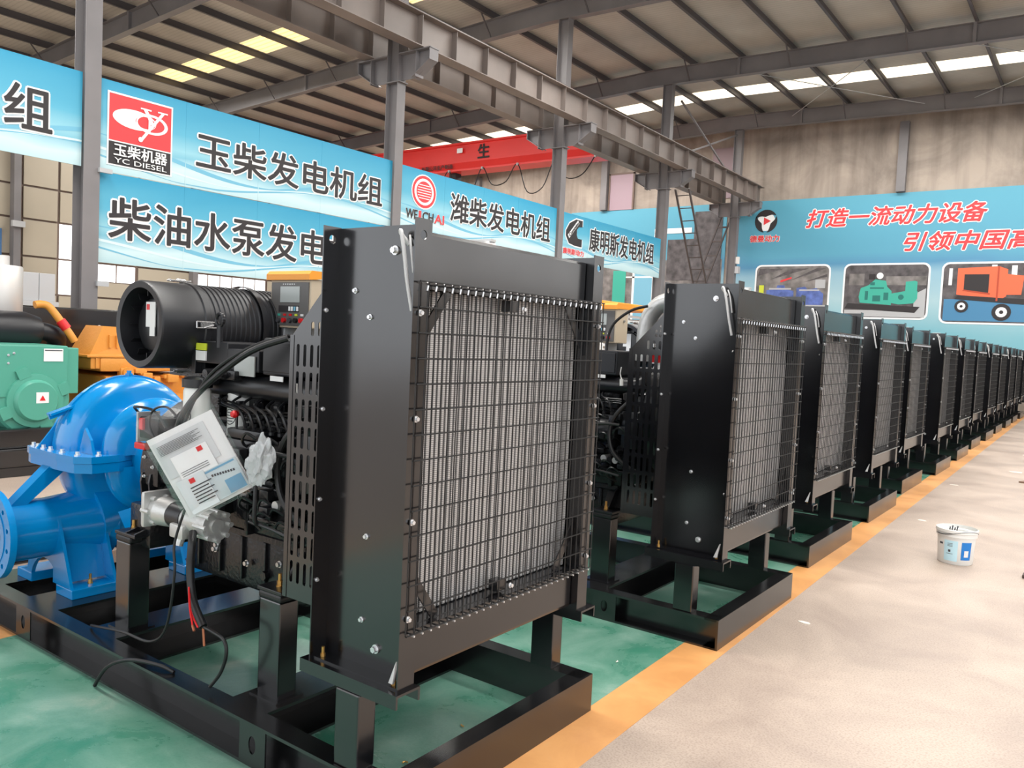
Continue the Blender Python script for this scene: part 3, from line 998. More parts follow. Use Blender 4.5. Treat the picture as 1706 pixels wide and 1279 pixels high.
MB().box(-L, 0, -0.36, 0.36, -0.02, 0.04).build('lower_flange', REDC, cr)
MB().box(-L - 0.3, -L + 0.3, -1.4, 1.4, 0.0, 0.4).build('end_carriage', REDC, cr)
MB().box(-0.2, 0.2, -1.2, 1.2, 0.12, 0.42).build('end_carriage', REDC, cr)
MB().box(-6.75, -6.5, -0.31, -0.3, 0.62, 0.78).build('label_plate', PWHT, cr)
TCR = lambda a, b, d: Vector((a, -0.235 - d, b))
lettering('生', -5.85, -5.35, 0.38, 0.85, TCR, PDARK, cr, 0.03)
lettering('有限公司生产制造', -8.4, -6.9, 0.1, 0.25, lambda a, b, d: Vector((a, -0.33 - d * .5, b)), PDARK, cr, 0.03)
fest = MB()
pts = []
for k in range(9):
    x = -1.0 - k * 1.5
    pts += [(x, -0.4, 0.0), (x - 0.45, -0.4, -0.55 - 0.3 * (k % 2)), (x - 1.05, -0.4, -0.6 - 0.35 * (k % 2))]
fest.tube(pts, 0.018, 6, 5)
fest.build('festoon_cable', RUB, cr)
for k in range(9):
    MB().box(-1.03 - k * 1.5, -0.97 - k * 1.5, -0.43, -0.35, -0.05, 0.03).build('cable_trolley', GREYL, cr)
MB().box(-7.2, -6.9, -0.15, 0.15, -0.9, 0.0).build('hoist', PDARK, cr)

# ------------------------------------------------------------------ the pump sets
U = empty('pump_set', (-1.72, 1.80, 0))
def T1(o, tier):
    o['tier'] = tier
    return o
def boltat(par, pts, rot, me=BOLT, tier=2, sc=1.0):
    for p in pts:
        o = put('bolt', me, par, loc=p, rot=rot, scale=(sc, sc, sc))
        o['tier'] = tier
W_ = 1.24
XL = -3.95          # rear end of the skid
H_ = 0.165
# --- skid: outward facing channels with gusset plates
def side_beam(y0, s):
    b = MB()
    ya, yb = sorted((y0, y0 + s * 0.085))
    wy = y0 + s * 0.079
    b.box(XL, -0.012, min(wy, wy + s * 0.006), max(wy, wy + s * 0.006), 0.012, H_ - 0.012)
    b.box(XL, -0.012, ya, yb, 0, 0.012)
    b.box(XL, -0.012, ya, yb, H_ - 0.012, H_)
    return b
SB1 = side_beam(0.0, 1).build('side_beam', FRAMEB, U)
SB2 = side_beam(W_, -1).build('side_beam', FRAMEB, U)
MB().box(-0.012, 0, 0, W_, 0, H_).box(-0.08, -0.012, 0, W_, H_ - 0.012, H_).box(-0.08, -0.012, 0, W_, 0, 0.012).build('front_beam', FRAMEB, U)
for gx in (-2.53, -0.69, -3.6):
    for y0 in (0.0, W_ - 0.006):
        MB().plate([(gx - 0.075, 0.012), (gx + 0.075, 0.012), (gx + 0.075, H_ - 0.012), (gx - 0.075, H_ - 0.012)],
                   [[(gx + 0.0 + 0.021 * math.cos(t), 0.085 + 0.034 * math.sin(t)) for t in [2 * PI * k / 14 for k in range(14)]]],
                   lambda a, b, d, y0=y0: (a, y0 + d, b), 0.006).build('gusset_plate', FRAMEB, U)
def cross(x0, x1, ztop=H_):
    b = MB()
    b.box(x0, x1, 0.085, W_ - 0.085, ztop - 0.012, ztop)
    b.box(x0, x1, 0.085, W_ - 0.085, 0, 0.012)
    b.box(x0, x0 + 0.008, 0.085, W_ - 0.085, 0.012, ztop - 0.012)
    b.build('cross_beam', FRAMEB, U)
cross(-0.93, -0.72)
cross(-2.02, -1.81)
cross(-2.66, -2.36)
cross(-3.2, -2.95)
cross(XL, XL + 0.1)
# --- radiator legs, sills
for y0 in (0.01, W_ - 0.09):
    MB().bbox(-0.27, -0.16, y0, y0 + 0.08, H_, 0.425, 0.006).build('leg', BLACK, U)
for y0, s in ((0.035, 1), (W_ - 0.035, -1)):
    b = MB()
    ya, yb = sorted((y0 - s * 0.02, y0 + s * 0.09))
    b.box(-0.46, 0.0, ya, yb, 0.462, 0.470)
    b.box(-0.46, 0.0, min(y0 - s * .02, y0 - s * .012), max(y0 - s * .02, y0 - s * .012), 0.425, 0.462)
    b.box(-0.46, 0.0, min(y0 + s * .082, y0 + s * .09), max(y0 + s * .082, y0 + s * .09), 0.425, 0.462)
    b.box(-0.28, -0.15, ya + .01, yb - .01, 0.42, 0.43)
    sl = b.build('sill', BLACK, U)
    boltat(sl, [(-0.40, y0 + s * 0.03, 0.47), (-0.06, y0 + s * 0.03, 0.47)], (0, 0, 0), BOLTG, 2, 0.8)
# --- radiator side channels (web set back between two flanges)
def side_panel(y0, s):
    b = MB()
    wy = y0 + s * 0.07
    b.box(-0.432, -0.02, min(wy, wy + s * .005), max(wy, wy + s * .005), 0.47, 1.945)
    for x, tw in ((-0.02, 0.005), (-0.437, 0.005)):
        yy0, yy1 = sorted((y0, wy + s * .005))
        zt = 1.955 if x > -0.1 else 1.948
        cyy = (yy0 + yy1) / 2
        b.plate([(yy0, 0.47), (yy1, 0.47), (yy1, zt), (yy0, zt)], [circ(cyy, 1.905, 0.015, 12)], lambda a, bb, d, x=x: (x + d, a, bb), tw)
    b.box(-0.432, -0.02, min(y0 + s * .01, wy), max(y0 + s * .01, wy), 0.47, 0.476)
    if s == 1:
        pass
    sp = b.build('side_panel', BLACK, U)
    f = wy - (0 if s == 1 else 0)
    fy = wy if s == 1 else wy
    rot = ROTNY if s == 1 else ROTPY
    big_ = [(-0.165, fy, 1.865), (-0.185, fy, 0.548)]
    sml = [(-0.345, fy, 1.735), (-0.27, fy, 1.648), (-0.25, fy, 0.915), (-0.258, fy, 0.63)]
    boltat(sp, big_, rot, BOLT, 2, 1.25)
    boltat(sp, sml, rot, BOLT, 2, 0.8)
    boltat(sp, [(-0.432, y0 + s * 0.018, z) for z in (1.665, 1.33, 1.02, 0.74)], ROTX, BOLT, 2, 0.62)
    boltat(sp, [(-0.012, y0 + s * 0.03, z) for z in (1.665, 1.335, 1.01, 0.70)], ROTX, BOLT, 1, 0.85)
    return sp
SP = side_panel(0.035, 1)
side_panel(1.175, -1)
Y0, Y1 = 0.112, 1.098
# tanks
b = MB()
b.bbox(-0.36, -0.05, Y0, Y1, 1.745, 1.925, 0.012)
b.box(-0.05, -0.03, Y0, Y1, 1.742, 1.752)
tt = b.build('top_tank', BLACK, U)
b = MB().bbox(-0.36, -0.045, Y0, Y1, 0.49, 0.655, 0.012).box(-0.045, -0.022, Y0, Y1, 0.648, 0.655)
b.build('bottom_tank', BLACK, U)
fc = MB().cyl((-0.22, 0.62, 1.92), (-0.22, 0.62, 1.945), 0.04, n=16).cyl((-0.22, 0.62, 1.945), (-0.22, 0.62, 1.957), 0.05, 0.046, n=16)
fc.box(-0.27, -0.17, 0.605, 0.635, 1.955, 1.965)
fc.build('filler_cap', SILV, U)
# core: tubes with fins and the dark gaps between
b = MB().box(-0.33, -0.12, Y0 + 0.01, Y1 - 0.01, 0.655, 1.745)
b.build('core', DARK, U)
b = MB()
n = 40
for k in range(n):
    y = Y0 + 0.02 + (Y1 - Y0 - 0.05) * (k + 0.5) / n
    hw = 0.0058 if k % 2 else 0.0075
    b.box(-0.12, -0.112, y - hw, y + hw, 0.66, 1.742)
T1(b.build('fin_column', FIN, U, 'stuff'), 1)
MB().box(-0.12, -0.085, Y1 - 0.025, Y1 - 0.013, 0.66, 1.742).build('core_edge_strip', FIN, U)
# black corner brackets in front of the core
for ya, s in ((Y0, 1), (Y1, -1)):
    for za, q in ((0.66, 1), (1.742, -1)):
        g = MB().bar((-0.055, ya, za + q * 0.17), (-0.055, ya + s * 0.13, za), 0.035, 0.006, (1, 0, 0))
        g.box(-0.06, -0.05, min(ya, ya + s * .02), max(ya, ya + s * .02), min(za, za + q * .2), max(za, za + q * .2))
        T1(g.build('corner_bracket', BLACK, U), 2)
for zz in (0.685, 1.715):
    T1(MB().box(-0.085, -0.045, 0.575, 0.625, zz - 0.02, zz + 0.02).build('middle_bracket', BLACK, U), 2)
boltat(U, [(-0.005, 0.6, 1.705), (-0.005, 0.6, 0.695)], ROTX, BOLT, 1, 0.85)
# wire guard
g = MB()
GY0, GY1, GZ0, GZ1 = 0.045, 1.165, 0.652, 1.762
GX = 0.004
for k in range(15):
    z = GZ0 + (GZ1 - GZ0) * k / 14
    g.cyl((GX, GY0, z), (GX, GY1, z), 0.0028, n=5, caps=False)
for k in range(29):
    y = GY0 + (GY1 - GY0) * k / 28
    g.cyl((GX - 0.004, y, GZ0), (GX - 0.004, y, GZ1), 0.0024, n=5, caps=False)
for z in (GZ0, GZ1):
    for k in range(28):
        y = GY0 + 0.03 + (GY1 - GY0 - 0.06) * k / 27
        g.cyl((GX, y, z), (-0.03, y, z), 0.003, n=5, caps=False)
T1(g.build('wire_guard', WIRE, U, 'stuff'), 1)
hk = MB()
for k in range(28):
    y = GY0 + 0.03 + (GY1 - GY0 - 0.06) * k / 27
    hk.cyl((-0.03, y, GZ1 - 0.002), (0.006, y, GZ1 - 0.002), 0.0036, n=6)
    hk.cyl((0.004, y + .006, GZ1 - 0.012), (0.004, y + .002, GZ1 - 0.028), 0.0032, n=6)
    hk.cyl((-0.02, y, GZ0 - 0.004), (0.012, y, GZ0 - 0.004), 0.0036, n=6)
T1(hk.build('guard_clip', ZINC, U, 'stuff'), 1)
# overflow hose on the side panel and the tag at its foot
hs = MB().tube([(-0.10, 0.10, 1.88), (-0.125, 0.085, 1.915), (-0.115, 0.075, 1.92), (-0.095, 0.07, 1.86), (-0.075, 0.07, 1.76), (-0.055, 0.075, 1.67)], 0.0066, 10)
hs.tube([(-0.10, 0.1, 1.91), (-0.08, 0.085, 1.87), (-0.065, 0.085, 1.79)], 0.004, 8)
T1(hs.build('overflow_hose', HOSEW, U), 1)
T1(MB().add([(-0.040, 0.05, 0.56), (-0.072, 0.052, 0.482), (-0.05, 0.048, 0.484), (-0.036, 0.058, 0.56), (-0.072, 0.058, 0.482), (-0.05, 0.056, 0.484)], [(0, 1, 2), (5, 4, 3), (0, 3, 4, 1), (1, 4, 5, 2), (2, 5, 3, 0)]).build('drain_tag', HOSEW, U), 1)
# fan guard: slotted plates behind the radiator
def guard(y, s):
    outer = [(-0.44, 0.62), (-0.44, 1.80), (-0.66, 1.575), (-0.66, 0.62)]
    holes = []
    for j in range(9):
        za = 0.68 + j * 0.098
        for i in range(5):
            x = -0.635 + i * 0.037
            holes.append(rrect(x, x + 0.016, za, za + 0.08, 0.007, 2))
    for i in range(3):
        holes.append(rrect(-0.56 + i * 0.037, -0.544 + i * 0.037, 1.575, 1.625, 0.006, 2))
    for j in range(3):
        for i in range(3 - (j > 1)):
            x = -0.512 + i * 0.024 + (0.024 if j > 1 else 0)
            if x < -0.452:
                holes.append(rrect(x, x + 0.014, 1.645 + j * 0.026, 1.662 + j * 0.026, 0.005, 2))
    g = MB().plate(outer, holes, lambda a, b, d: (a, y + d, b), 0.003)
    g.bar((-0.66, y, 0.62), (-0.66, y, 1.575), 0.02, 0.004, (0, 1, 0))
    T1(g.build('fan_guard', BLACK, U), 3)
guard(0.1, 1)
guard(1.11, -1)
T1(MB().lathe([(0.50, -0.44), (0.47, -0.5), (0.42, -0.54), (0.42, -0.6), (0.41, -0.6), (0.41, -0.5)], 'X', (0, 0.6, 1.2), 36).build('fan_shroud', ENG, U), 3)
fan = MB().cyl((-0.6, 0.6, 1.2), (-0.5, 0.6, 1.2), 0.09, n=20)
for k in range(8):
    a = 2 * PI * k / 8
    R_ = Matrix.Translation((-0.55, 0.6, 1.2)) @ Matrix.Rotation(a, 4, 'X') @ Matrix.Rotation(0.5, 4, 'Z')
    fan.box(-0.005, 0.005, -0.06, 0.06, 0.08, 0.38, R_)
T1(fan.build('fan', GREYL, U), 3)
T1(MB().tube([(-0.4, 0.8, 0.58), (-0.6, 0.78, 0.6), (-0.75, 0.7, 0.8)], 0.035, 12).build('coolant_hose', RUB, U), 3)
T1(MB().tube([(-0.45, 0.40, 1.87), (-0.56, 0.40, 1.87), (-0.66, 0.40, 1.83), (-0.72, 0.40, 1.72), (-0.73, 0.40, 1.5)], 0.052, 18).build('intercooler_pipe', SILV, U), 3)
BH = T1(MB().tube([(-0.68, 0.32, 1.83), (-0.78, 0.3, 1.80), (-0.88, 0.28, 1.72), (-0.92, 0.28, 1.62), (-0.92, 0.28, 1.52)], 0.009, 8).build('breather_hose', RUB, U), 3)
RL = T1(MB().box(-0.56, -0.50, 0.16, 0.17, 1.50, 1.56).build('red_label', REDP, U), 3)

# --- engine
e = MB()
e.bbox(-1.76, -0.80, 0.33, 0.90, 0.72, 1.16, 0.015)
e.box(-1.74, -0.82, 0.325, 0.91, 0.70, 0.725)
for k in range(6):
    x = -0.90 - k * 0.15
    e.bbox(x - 0.035, x + 0.035, 0.29, 0.34, 0.78, 0.90, 0.012)
    e.cyl((x, 0.335, 0.97), (x, 0.31, 0.97), 0.035, n=16)
for x in (-0.86, -1.17, -1.48, -1.7):
    e.bbox(x - 0.012, x + 0.012, 0.295, 0.34, 0.72, 1.14, 0.005)
e.bbox(-1.74, -0.82, 0.27, 0.34, 0.93, 0.95, 0.004)
e.bbox(-0.80, -0.70, 0.38, 0.86, 0.74, 1.3, 0.02)
T1(e.build('engine_block', ENG, U), 3)
e = MB()
e.bbox(-1.7, -0.85, 0.36, 0.88, 0.46, 0.72, 0.03)
e.bbox(-1.72, -0.83, 0.34, 0.90, 0.695, 0.715, 0.004)
for k in range(5):
    x = -0.95 - k * 0.16
    e.bbox(x - 0.01, x + 0.01, 0.345, 0.37, 0.5, 0.69, 0.004)
e.cyl((-1.1, 0.36, 0.55), (-1.1, 0.335, 0.55), 0.02, n=6)
op = T1(e.build('oil_pan', ENG, U), 3)
boltat(op, [(-1.0 - k * 0.22, 0.345, 0.62 - 0.04 * (k % 2)) for k in range(3)], ROTNY, BOLTD, 2, 1.2)
boltat(op, [(-1.45, 0.345, 0.6)], ROTNY, BOLTD, 2, 1.3)
e = MB().bbox(-1.74, -0.82, 0.38, 0.86, 1.16, 1.34, 0.015)
for k in range(6):
    x = -0.9 - k * 0.15
    e.bbox(x - 0.05, x + 0.05, 0.34, 0.39, 1.19, 1.31, 0.012)
T1(e.build('cylinder_head', ENG, U), 3)
e = MB()
for k in range(6):
    x = -0.9 - k * 0.15
    e.bbox(x - 0.065, x + 0.065, 0.5, 0.82, 1.34, 1.45, 0.025)
T1(e.build('valve_cover', ENG2, U), 3)
T1(MB().tube([(-1.5, 0.32, 1.345), (-1.1, 0.32, 1.345), (-0.75, 0.32, 1.345), (-0.68, 0.34, 1.37)], 0.05, 16).build('intake_manifold', ENG2, U), 3)
# boxes on top
T1(MB().bbox(-1.055, -0.84, 0.27, 0.55, 1.405, 1.555, 0.008).bbox(-1.045, -0.85, 0.262, 0.272, 1.42, 1.54, 0.003).build('electric_box', PLAS, U), 3)
bt = MB().box(-0.99, -0.93, 0.26, 0.27, 1.39, 1.4)
T1(MB().box(-0.99, -0.91, 0.258, 0.262, 1.385, 1.405).build('label', PAPER, U), 3)
rb = T1(MB().bbox(-1.30, -1.08, 0.27, 0.46, 1.41, 1.50, 0.006).bbox(-1.54, -1.30, 0.275, 0.5, 1.43, 1.525, 0.006).bbox(-1.56, -1.53, 0.27, 0.42, 1.38, 1.54, 0.004).build('relay_box', PLAS, U), 3)
MB().box(-1.525, -1.45, 0.268, 0.274, 1.485, 1.515).build('label', YEL, rb)
MB().box(-1.525, -1.45, 0.268, 0.274, 1.44, 1.482).build('label', PAPER, rb)
MB().box(-1.235, -1.10, 0.262, 0.268, 1.392, 1.475).build('data_plate', SCREEN, rb)
T1(MB().bbox(-1.42, -1.2, 0.24, 0.42, 1.37, 1.41, 0.008).cyl((-1.35, 0.24, 1.39), (-1.35, 0.2, 1.39), 0.02, n=10).cyl((-1.27, 0.24, 1.39), (-1.27, 0.2, 1.39), 0.02, n=10).build('filter_bracket', ENG, U), 3)
# fuel filters
for x, y in ((-1.40, 0.2), (-1.29, 0.34)):
    f = T1(MB().lathe([(0.0, 1.035), (0.046, 1.035), (0.056, 1.05), (0.056, 1.315), (0.05, 1.33), (0.0, 1.33)], 'Z', (x, y, 0), 28).build('fuel_filter', WHITE, U), 3)
    MB().lathe([(0.0, 1.33), (0.062, 1.33), (0.062, 1.365), (0.03, 1.375), (0.0, 1.375)], 'Z', (x, y, 0), 24).bbox(x - .07, x + .07, y - .02, y + .06, 1.345, 1.372, .004).build('filter_head', ENG2, f)
    lg = MB()
    for r0, r1 in ((0.03, 0.034),):
        for k in range(24):
            t, t2 = 2 * PI * k / 24, 2 * PI * (k + 1) / 24
            qs = []
            for rr, tt2 in ((r0, t), (r1, t), (r1, t2), (r0, t2)):
                a = rr * math.cos(tt2) / 0.0566
                qs.append((x + 0.0566 * math.sin(a), y - 0.0566 * math.cos(a), 1.21 + rr * math.sin(tt2)))
            lg.add(qs, [(0, 1, 2, 3)])
    for zz in (-0.018, -0.006, 0.006, 0.018):
        hw = math.sqrt(0.026 ** 2 - zz ** 2)
        for k in range(6):
            a0_, a1_ = (-hw + 2 * hw * k / 6) / 0.0566, (-hw + 2 * hw * (k + 1) / 6) / 0.0566
            lg.add([(x + 0.0566 * math.sin(a0_), y - 0.0566 * math.cos(a0_), 1.21 + zz - .002), (x + 0.0566 * math.sin(a1_), y - 0.0566 * math.cos(a1_), 1.21 + zz - .002),
                    (x + 0.0566 * math.sin(a1_), y - 0.0566 * math.cos(a1_), 1.21 + zz + .002), (x + 0.0566 * math.sin(a0_), y - 0.0566 * math.cos(a0_), 1.21 + zz + .002)], [(0, 1, 2, 3)])
    lg.build('printed_emblem', INK, f)
# injection pump, lines
ip = MB().bbox(-1.25, -0.92, 0.2, 0.32, 1.0, 1.14, 0.015).cyl((-1.25, 0.26, 1.07), (-1.36, 0.26, 1.07), 0.06, n=20).bbox(-1.2, -0.97, 0.21, 0.31, 1.14, 1.18, 0.01)
ip.cyl((-0.92, 0.26, 1.07), (-0.8, 0.26, 1.07), 0.075, n=20).cyl((-0.95, 0.2, 1.07), (-0.95, 0.17, 1.07), 0.03, n=16).bbox(-1.16, -1.04, 0.16, 0.2, 1.03, 1.11, 0.008)
T1(ip.build('injection_pump', ENG2, U), 3)
ln = MB()
for k in range(6):
    x = -0.84 - k * 0.055
    for q in range(4):
        ln.cyl((x - 0.004 * q, 0.245, 1.17 + q * .02), (x - 0.004 * q, 0.245, 1.182 + q * .02), 0.013 - .001 * q, n=8)
    ln.tube([(x, 0.245, 1.17), (x - 0.02, 0.225, 1.25), (x - 0.08 - 0.02 * k, 0.25, 1.275), (x - 0.10 - 0.02 * k, 0.3, 1.30)], 0.006, 6)
for q in range(3):
    ln.tube([(-0.8, 0.28, 1.262 - q * .012), (-1.1, 0.265, 1.265 - q * .012), (-1.35, 0.27, 1.285 - q * .012)], 0.0045, 6)
for x in (-0.95, -1.08, -1.2):
    ln.box(x - .012, x + .012, .258, .29, 1.225, 1.285)
T1(ln.build('injection_line', ENG2, U, 'stuff'), 3)
rk = T1(MB().lathe([(0, 0.13), (0.012, 0.132), (0.017, 0.145), (0.012, 0.158), (0, 0.16)], 'Y', (-1.17, 0.08, 1.235), 14).build('red_knob', REDP, U), 3)
MB().bar((-1.17, 0.24, 1.235), (-1.10, 0.24, 1.23), 0.008, 0.008).bar((-1.175, 0.24, 1.23), (-1.18, 0.24, 1.05), 0.006, 0.01).bar((-1.17, 0.25, 1.235), (-1.17, 0.3, 1.235), 0.01, 0.01).build('lever', ENG2, rk)
cl = MB()
random.seed(11)
for k in range(46):
    x = random.uniform(-1.0, -0.70)
    z = random.uniform(0.84, 1.16)
    y = random.uniform(0.17, 0.25)
    if k % 3 == 0:
        cl.bbox(x, x + random.uniform(.02, .06), y, .3, z, z + random.uniform(.02, .05), .004)
    elif k % 3 == 1:
        cl.cyl((x, y, z), (x + random.uniform(-.02, .02), .3, z), random.uniform(.008, .022), n=10)
    else:
        cl.tube([(x, y, z), (x - .04, y - .02, z + .02), (x - .08, y, z - .03), (x - .06, .28, z - .08)], .006, 6, 4)
T1(cl.build('fuel_fitting', ENG2, U, 'stuff'), 3)
pl = MB()
pl.tube([(-0.74, 0.16, 1.12), (-0.84, 0.14, 1.12), (-0.92, 0.13, 1.1), (-0.93, 0.13, 1.03), (-0.9, 0.14, 1.0)], 0.009, 8)
pl.tube([(-0.9, 0.14, 1.04), (-0.89, 0.13, 0.95), (-0.89, 0.13, 0.86), (-0.9, 0.15, 0.835), (-0.96, 0.16, 0.835)], 0.008, 8)
pl.tube([(-0.72, 0.15, 0.82), (-0.8, 0.15, 0.83), (-0.9, 0.15, 0.84), (-1.0, 0.2, 0.85)], 0.007, 8)
T1(pl.build('fuel_pipe', RUB, U), 3)
T1(MB().box(-0.93, -0.78, 0.2, 0.33, 0.84, 0.845).bbox(-1.05, -0.72, 0.22, 0.33, 0.82, 0.838, .004).build('support_plate', ENG, U), 3)
of = MB().bbox(-0.75, -0.64, .2, .32, .98, 1.2, .01).cyl((-.69, .24, 1.2), (-.70, .22, 1.27), .032, .036, n=16)
oo = T1(of.build('oil_filler', ENG2, U), 3)
cp = MB()
for k in range(8):
    a = 2 * PI * k / 8
    cp.cyl((-.705 + .03 * math.cos(a), .215 + .03 * math.sin(a), 1.27), (-.707 + .032 * math.cos(a), .213 + .032 * math.sin(a), 1.305), .014, n=8)
cp.cyl((-.705, .215, 1.268), (-.707, .213, 1.31), .034, n=16)
cp.build('filler_cap', RUB, oo)
T1(MB().tube([(-.70, .19, 1.26), (-.77, .17, 1.18), (-.81, .17, 1.08), (-.79, .17, .97), (-.72, .17, .90), (-.64, .2, .85)], .013, 10).build('vent_hose', RUB, U), 3)
T1(MB().tube([(-.77, .2, 1.46), (-.775, .2, 1.42), (-.765, .2, 1.39)], .003, 6).cyl((-.765, .2, 1.39), (-.763, .2, 1.35), .011, n=10).build('plug_tag', WHITE, U), 3)
T1(MB().cyl((-.86, .3, .905), (-.86, .2, .905), .02, n=12).cyl((-.78, .3, .90), (-.78, .2, .90), .02, n=12).build('pipe_union', SILV, U, 'stuff'), 3)
# flywheel housing and pump bell
f = MB().lathe([(0.0, -2.0), (0.30, -2.0), (0.34, -1.98), (0.34, -1.88), (0.31, -1.86), (0.31, -1.76), (0, -1.76)], 'X', (0, 0.62, 0.9), 40)
f.bbox(-1.90, -1.76, 0.24, 0.4, 0.84, 1.0, .01).bbox(-1.78, -1.6, 0.25, .35, .86, 1.02, .02).bbox(-1.96, -1.78, 0.22, 1.0, 0.55, 0.75, .02)
fh = T1(f.build('flywheel_housing', ENG, U), 3)
boltat(fh, [(-1.87, 0.24, 0.97 - 0.09 * k) for k in range(2)] + [(-1.80, 0.24, 0.93)], ROTNY, BOLT, 2, 0.7)
# starter motor
s = MB()
sx0 = -1.66
s.cyl((sx0, 0.19, 0.765), (sx0 + 0.05, 0.19, 0.765), 0.055, 0.066, n=20)
s.cyl((sx0 + 0.05, 0.19, 0.765), (sx0 + 0.14, 0.19, 0.765), 0.066, 0.058, n=20)
s.bbox(sx0 - 0.03, sx0 + 0.0, 0.12, 0.27, 0.69, 0.85, .015)
for k in range(6):
    a = 2 * PI * k / 6
    s.cyl((sx0 - 0.03, 0.19 + .06 * math.cos(a), .765 + .06 * math.sin(a)), (sx0 + .03, 0.19 + .06 * math.cos(a), .765 + .06 * math.sin(a)), .012, n=8)
st = T1(s.build('starter_motor', SILV, U), 3)
MB().cyl((sx0 + 0.14, 0.19, 0.765), (sx0 + 0.24, 0.19, 0.765), 0.056, n=24).build('starter_body', PLAS, st)
s = MB().cyl((sx0 + 0.24, 0.19, 0.765), (sx0 + 0.38, 0.19, 0.765), 0.052, 0.06, n=24).cyl((sx0 + 0.38, 0.19, 0.765), (sx0 + 0.44, 0.19, 0.765), 0.066, n=24)
s.cyl((sx0 + 0.44, 0.19, 0.765), (sx0 + 0.45, 0.19, 0.765), 0.03, n=20)
for k in range(8):
    a = 2 * PI * k / 8
    s.cyl((sx0 + 0.37, 0.19 + .06 * math.cos(a), .765 + .06 * math.sin(a)), (sx0 + .455, 0.19 + .06 * math.cos(a), .765 + .06 * math.sin(a)), .011, n=8)
s.cyl((sx0 + 0.26, 0.15, 0.72), (sx0 + 0.26, 0.13, 0.66), .018, n=10).bbox(sx0 + .2, sx0 + .3, .12, .16, .69, .75, .01)
s.build('starter_end', SILV, st)
T1(MB().bbox(-1.60, -1.44, 0.2, 0.33, 0.82, 1.0, .02).cyl((-1.5, .2, .93), (-1.5, .17, .93), .05, n=18).build('oil_cooler', ENG, U), 3)
# battery isolator with red pieces
iso = T1(MB().bbox(-1.96, -1.80, 0.26, 0.36, 1.05, 1.15, .006).build('isolator_box', DARK, U), 3)
MB().box(-1.97, -1.955, 0.25, 0.36, 1.03, 1.17).build('bracket', GREYL, iso)
MB().bbox(-1.94, -1.91, 0.245, 0.262, 1.09, 1.145, .004).bbox(-1.96, -1.87, 0.235, 0.265, 1.0, 1.03, .006).build('terminal_cover', REDP, iso)
# mounting posts with rubber mounts and brackets
def mount(x0, x1, y0, y1, ztop, front, s):
    p = T1(MB().bbox(x0, x1, y0, y1, H_, ztop, .006).box(x0 - .02, x1 + .02, y0 - .02, y1 + .02, H_, H_ + .006).build('mount_post', BLACK, U), 3)
    mx_, my = (x0 + x1) / 2, (y0 + y1) / 2
    MB().bbox(x0 - .005, x1 + .005, y0 - .003, y1 + .003, ztop, ztop + .03, .01).build('rubber_mount', RUB, p)
    put('bolt', BOLTG, p, loc=(mx_, my, ztop + .045))
    bb = MB()
    if front:
        bb.bbox(x0 - .01, x1 + .01, y0 - .005, y1 + .06, ztop + .03, ztop + .045, .003) if s == 1 else bb.bbox(x0 - .01, x1 + .01, y0 - .06, y1 + .005, ztop + .03, ztop + .045, .003)
        yi = y1 + .05 if s == 1 else y0 - .05
        bb.bar((mx_, yi - s * .0, ztop + .04), (mx_, yi + s * .11, ztop + .22), x1 - x0 + .02, .008, (0, 0, 1))
        bb.bbox(x0 - .05, x1 + .05, min(yi + s * .1, yi + s * .112), max(yi + s * .1, yi + s * .112), ztop + .16, ztop + .32, .003)
        bb.add([(mx_ - .004, my + s * .02, ztop + .045), (mx_ - .004, yi + s * .11, ztop + .045), (mx_ - .004, yi + s * .11, ztop + .27),
                (mx_ + .004, my + s * .02, ztop + .045), (mx_ + .004, yi + s * .11, ztop + .045), (mx_ + .004, yi + s * .11, ztop + .27)],
               [(0, 1, 2), (5, 4, 3), (0, 3, 4, 1), (1, 4, 5, 2), (2, 5, 3, 0)])
        mb_ = bb.build('mount_bracket', ENG2, p)
        boltat(mb_ if False else p, [(x0 - .03, yi + s * .1, ztop + .3), (x1 + .03, yi + s * .1, ztop + .3), (x0 - .03, yi + s * .1, ztop + .19), (x1 + .03, yi + s * .1, ztop + .19)], ROTNY if s == 1 else ROTPY, BOLT, 2, .8)
    else:
        # curved bracket rising to the flywheel housing
        pts = [(0, 0), (.12, 0), (.17, .05), (.17, .13), (.14, .24), (.19, .27), (.19, .29), (.10, .29), (.09, .25), (.11, .12), (.09, .04), (0, .02)]
        bb.plate(pts, [], lambda a, b, d: (x1 - .01 + d - .03, (y0 if s == 1 else y1) + s * a * .7, ztop + .03 + b), .012)
        bb.plate(pts, [], lambda a, b, d: (x1 + .03 + d, (y0 if s == 1 else y1) + s * a * .7, ztop + .03 + b), .012)
        bb.bbox(x0 - .01, x1 + .045, y0 - .003, y1 + .003, ztop + .03, ztop + .045, .003)
        bb.build('mount_bracket', ENG2, p)
mount(-1.97, -1.85, 0.165, 0.265, 0.575, False, 1)
mount(-0.89, -0.765, 0.165, 0.255, 0.55, True, 1)
mount(-1.97, -1.85, W_ - 0.265, W_ - 0.165, 0.575, False, -1)
mount(-0.89, -0.765, W_ - 0.255, W_ - 0.165, 0.55, True, -1)

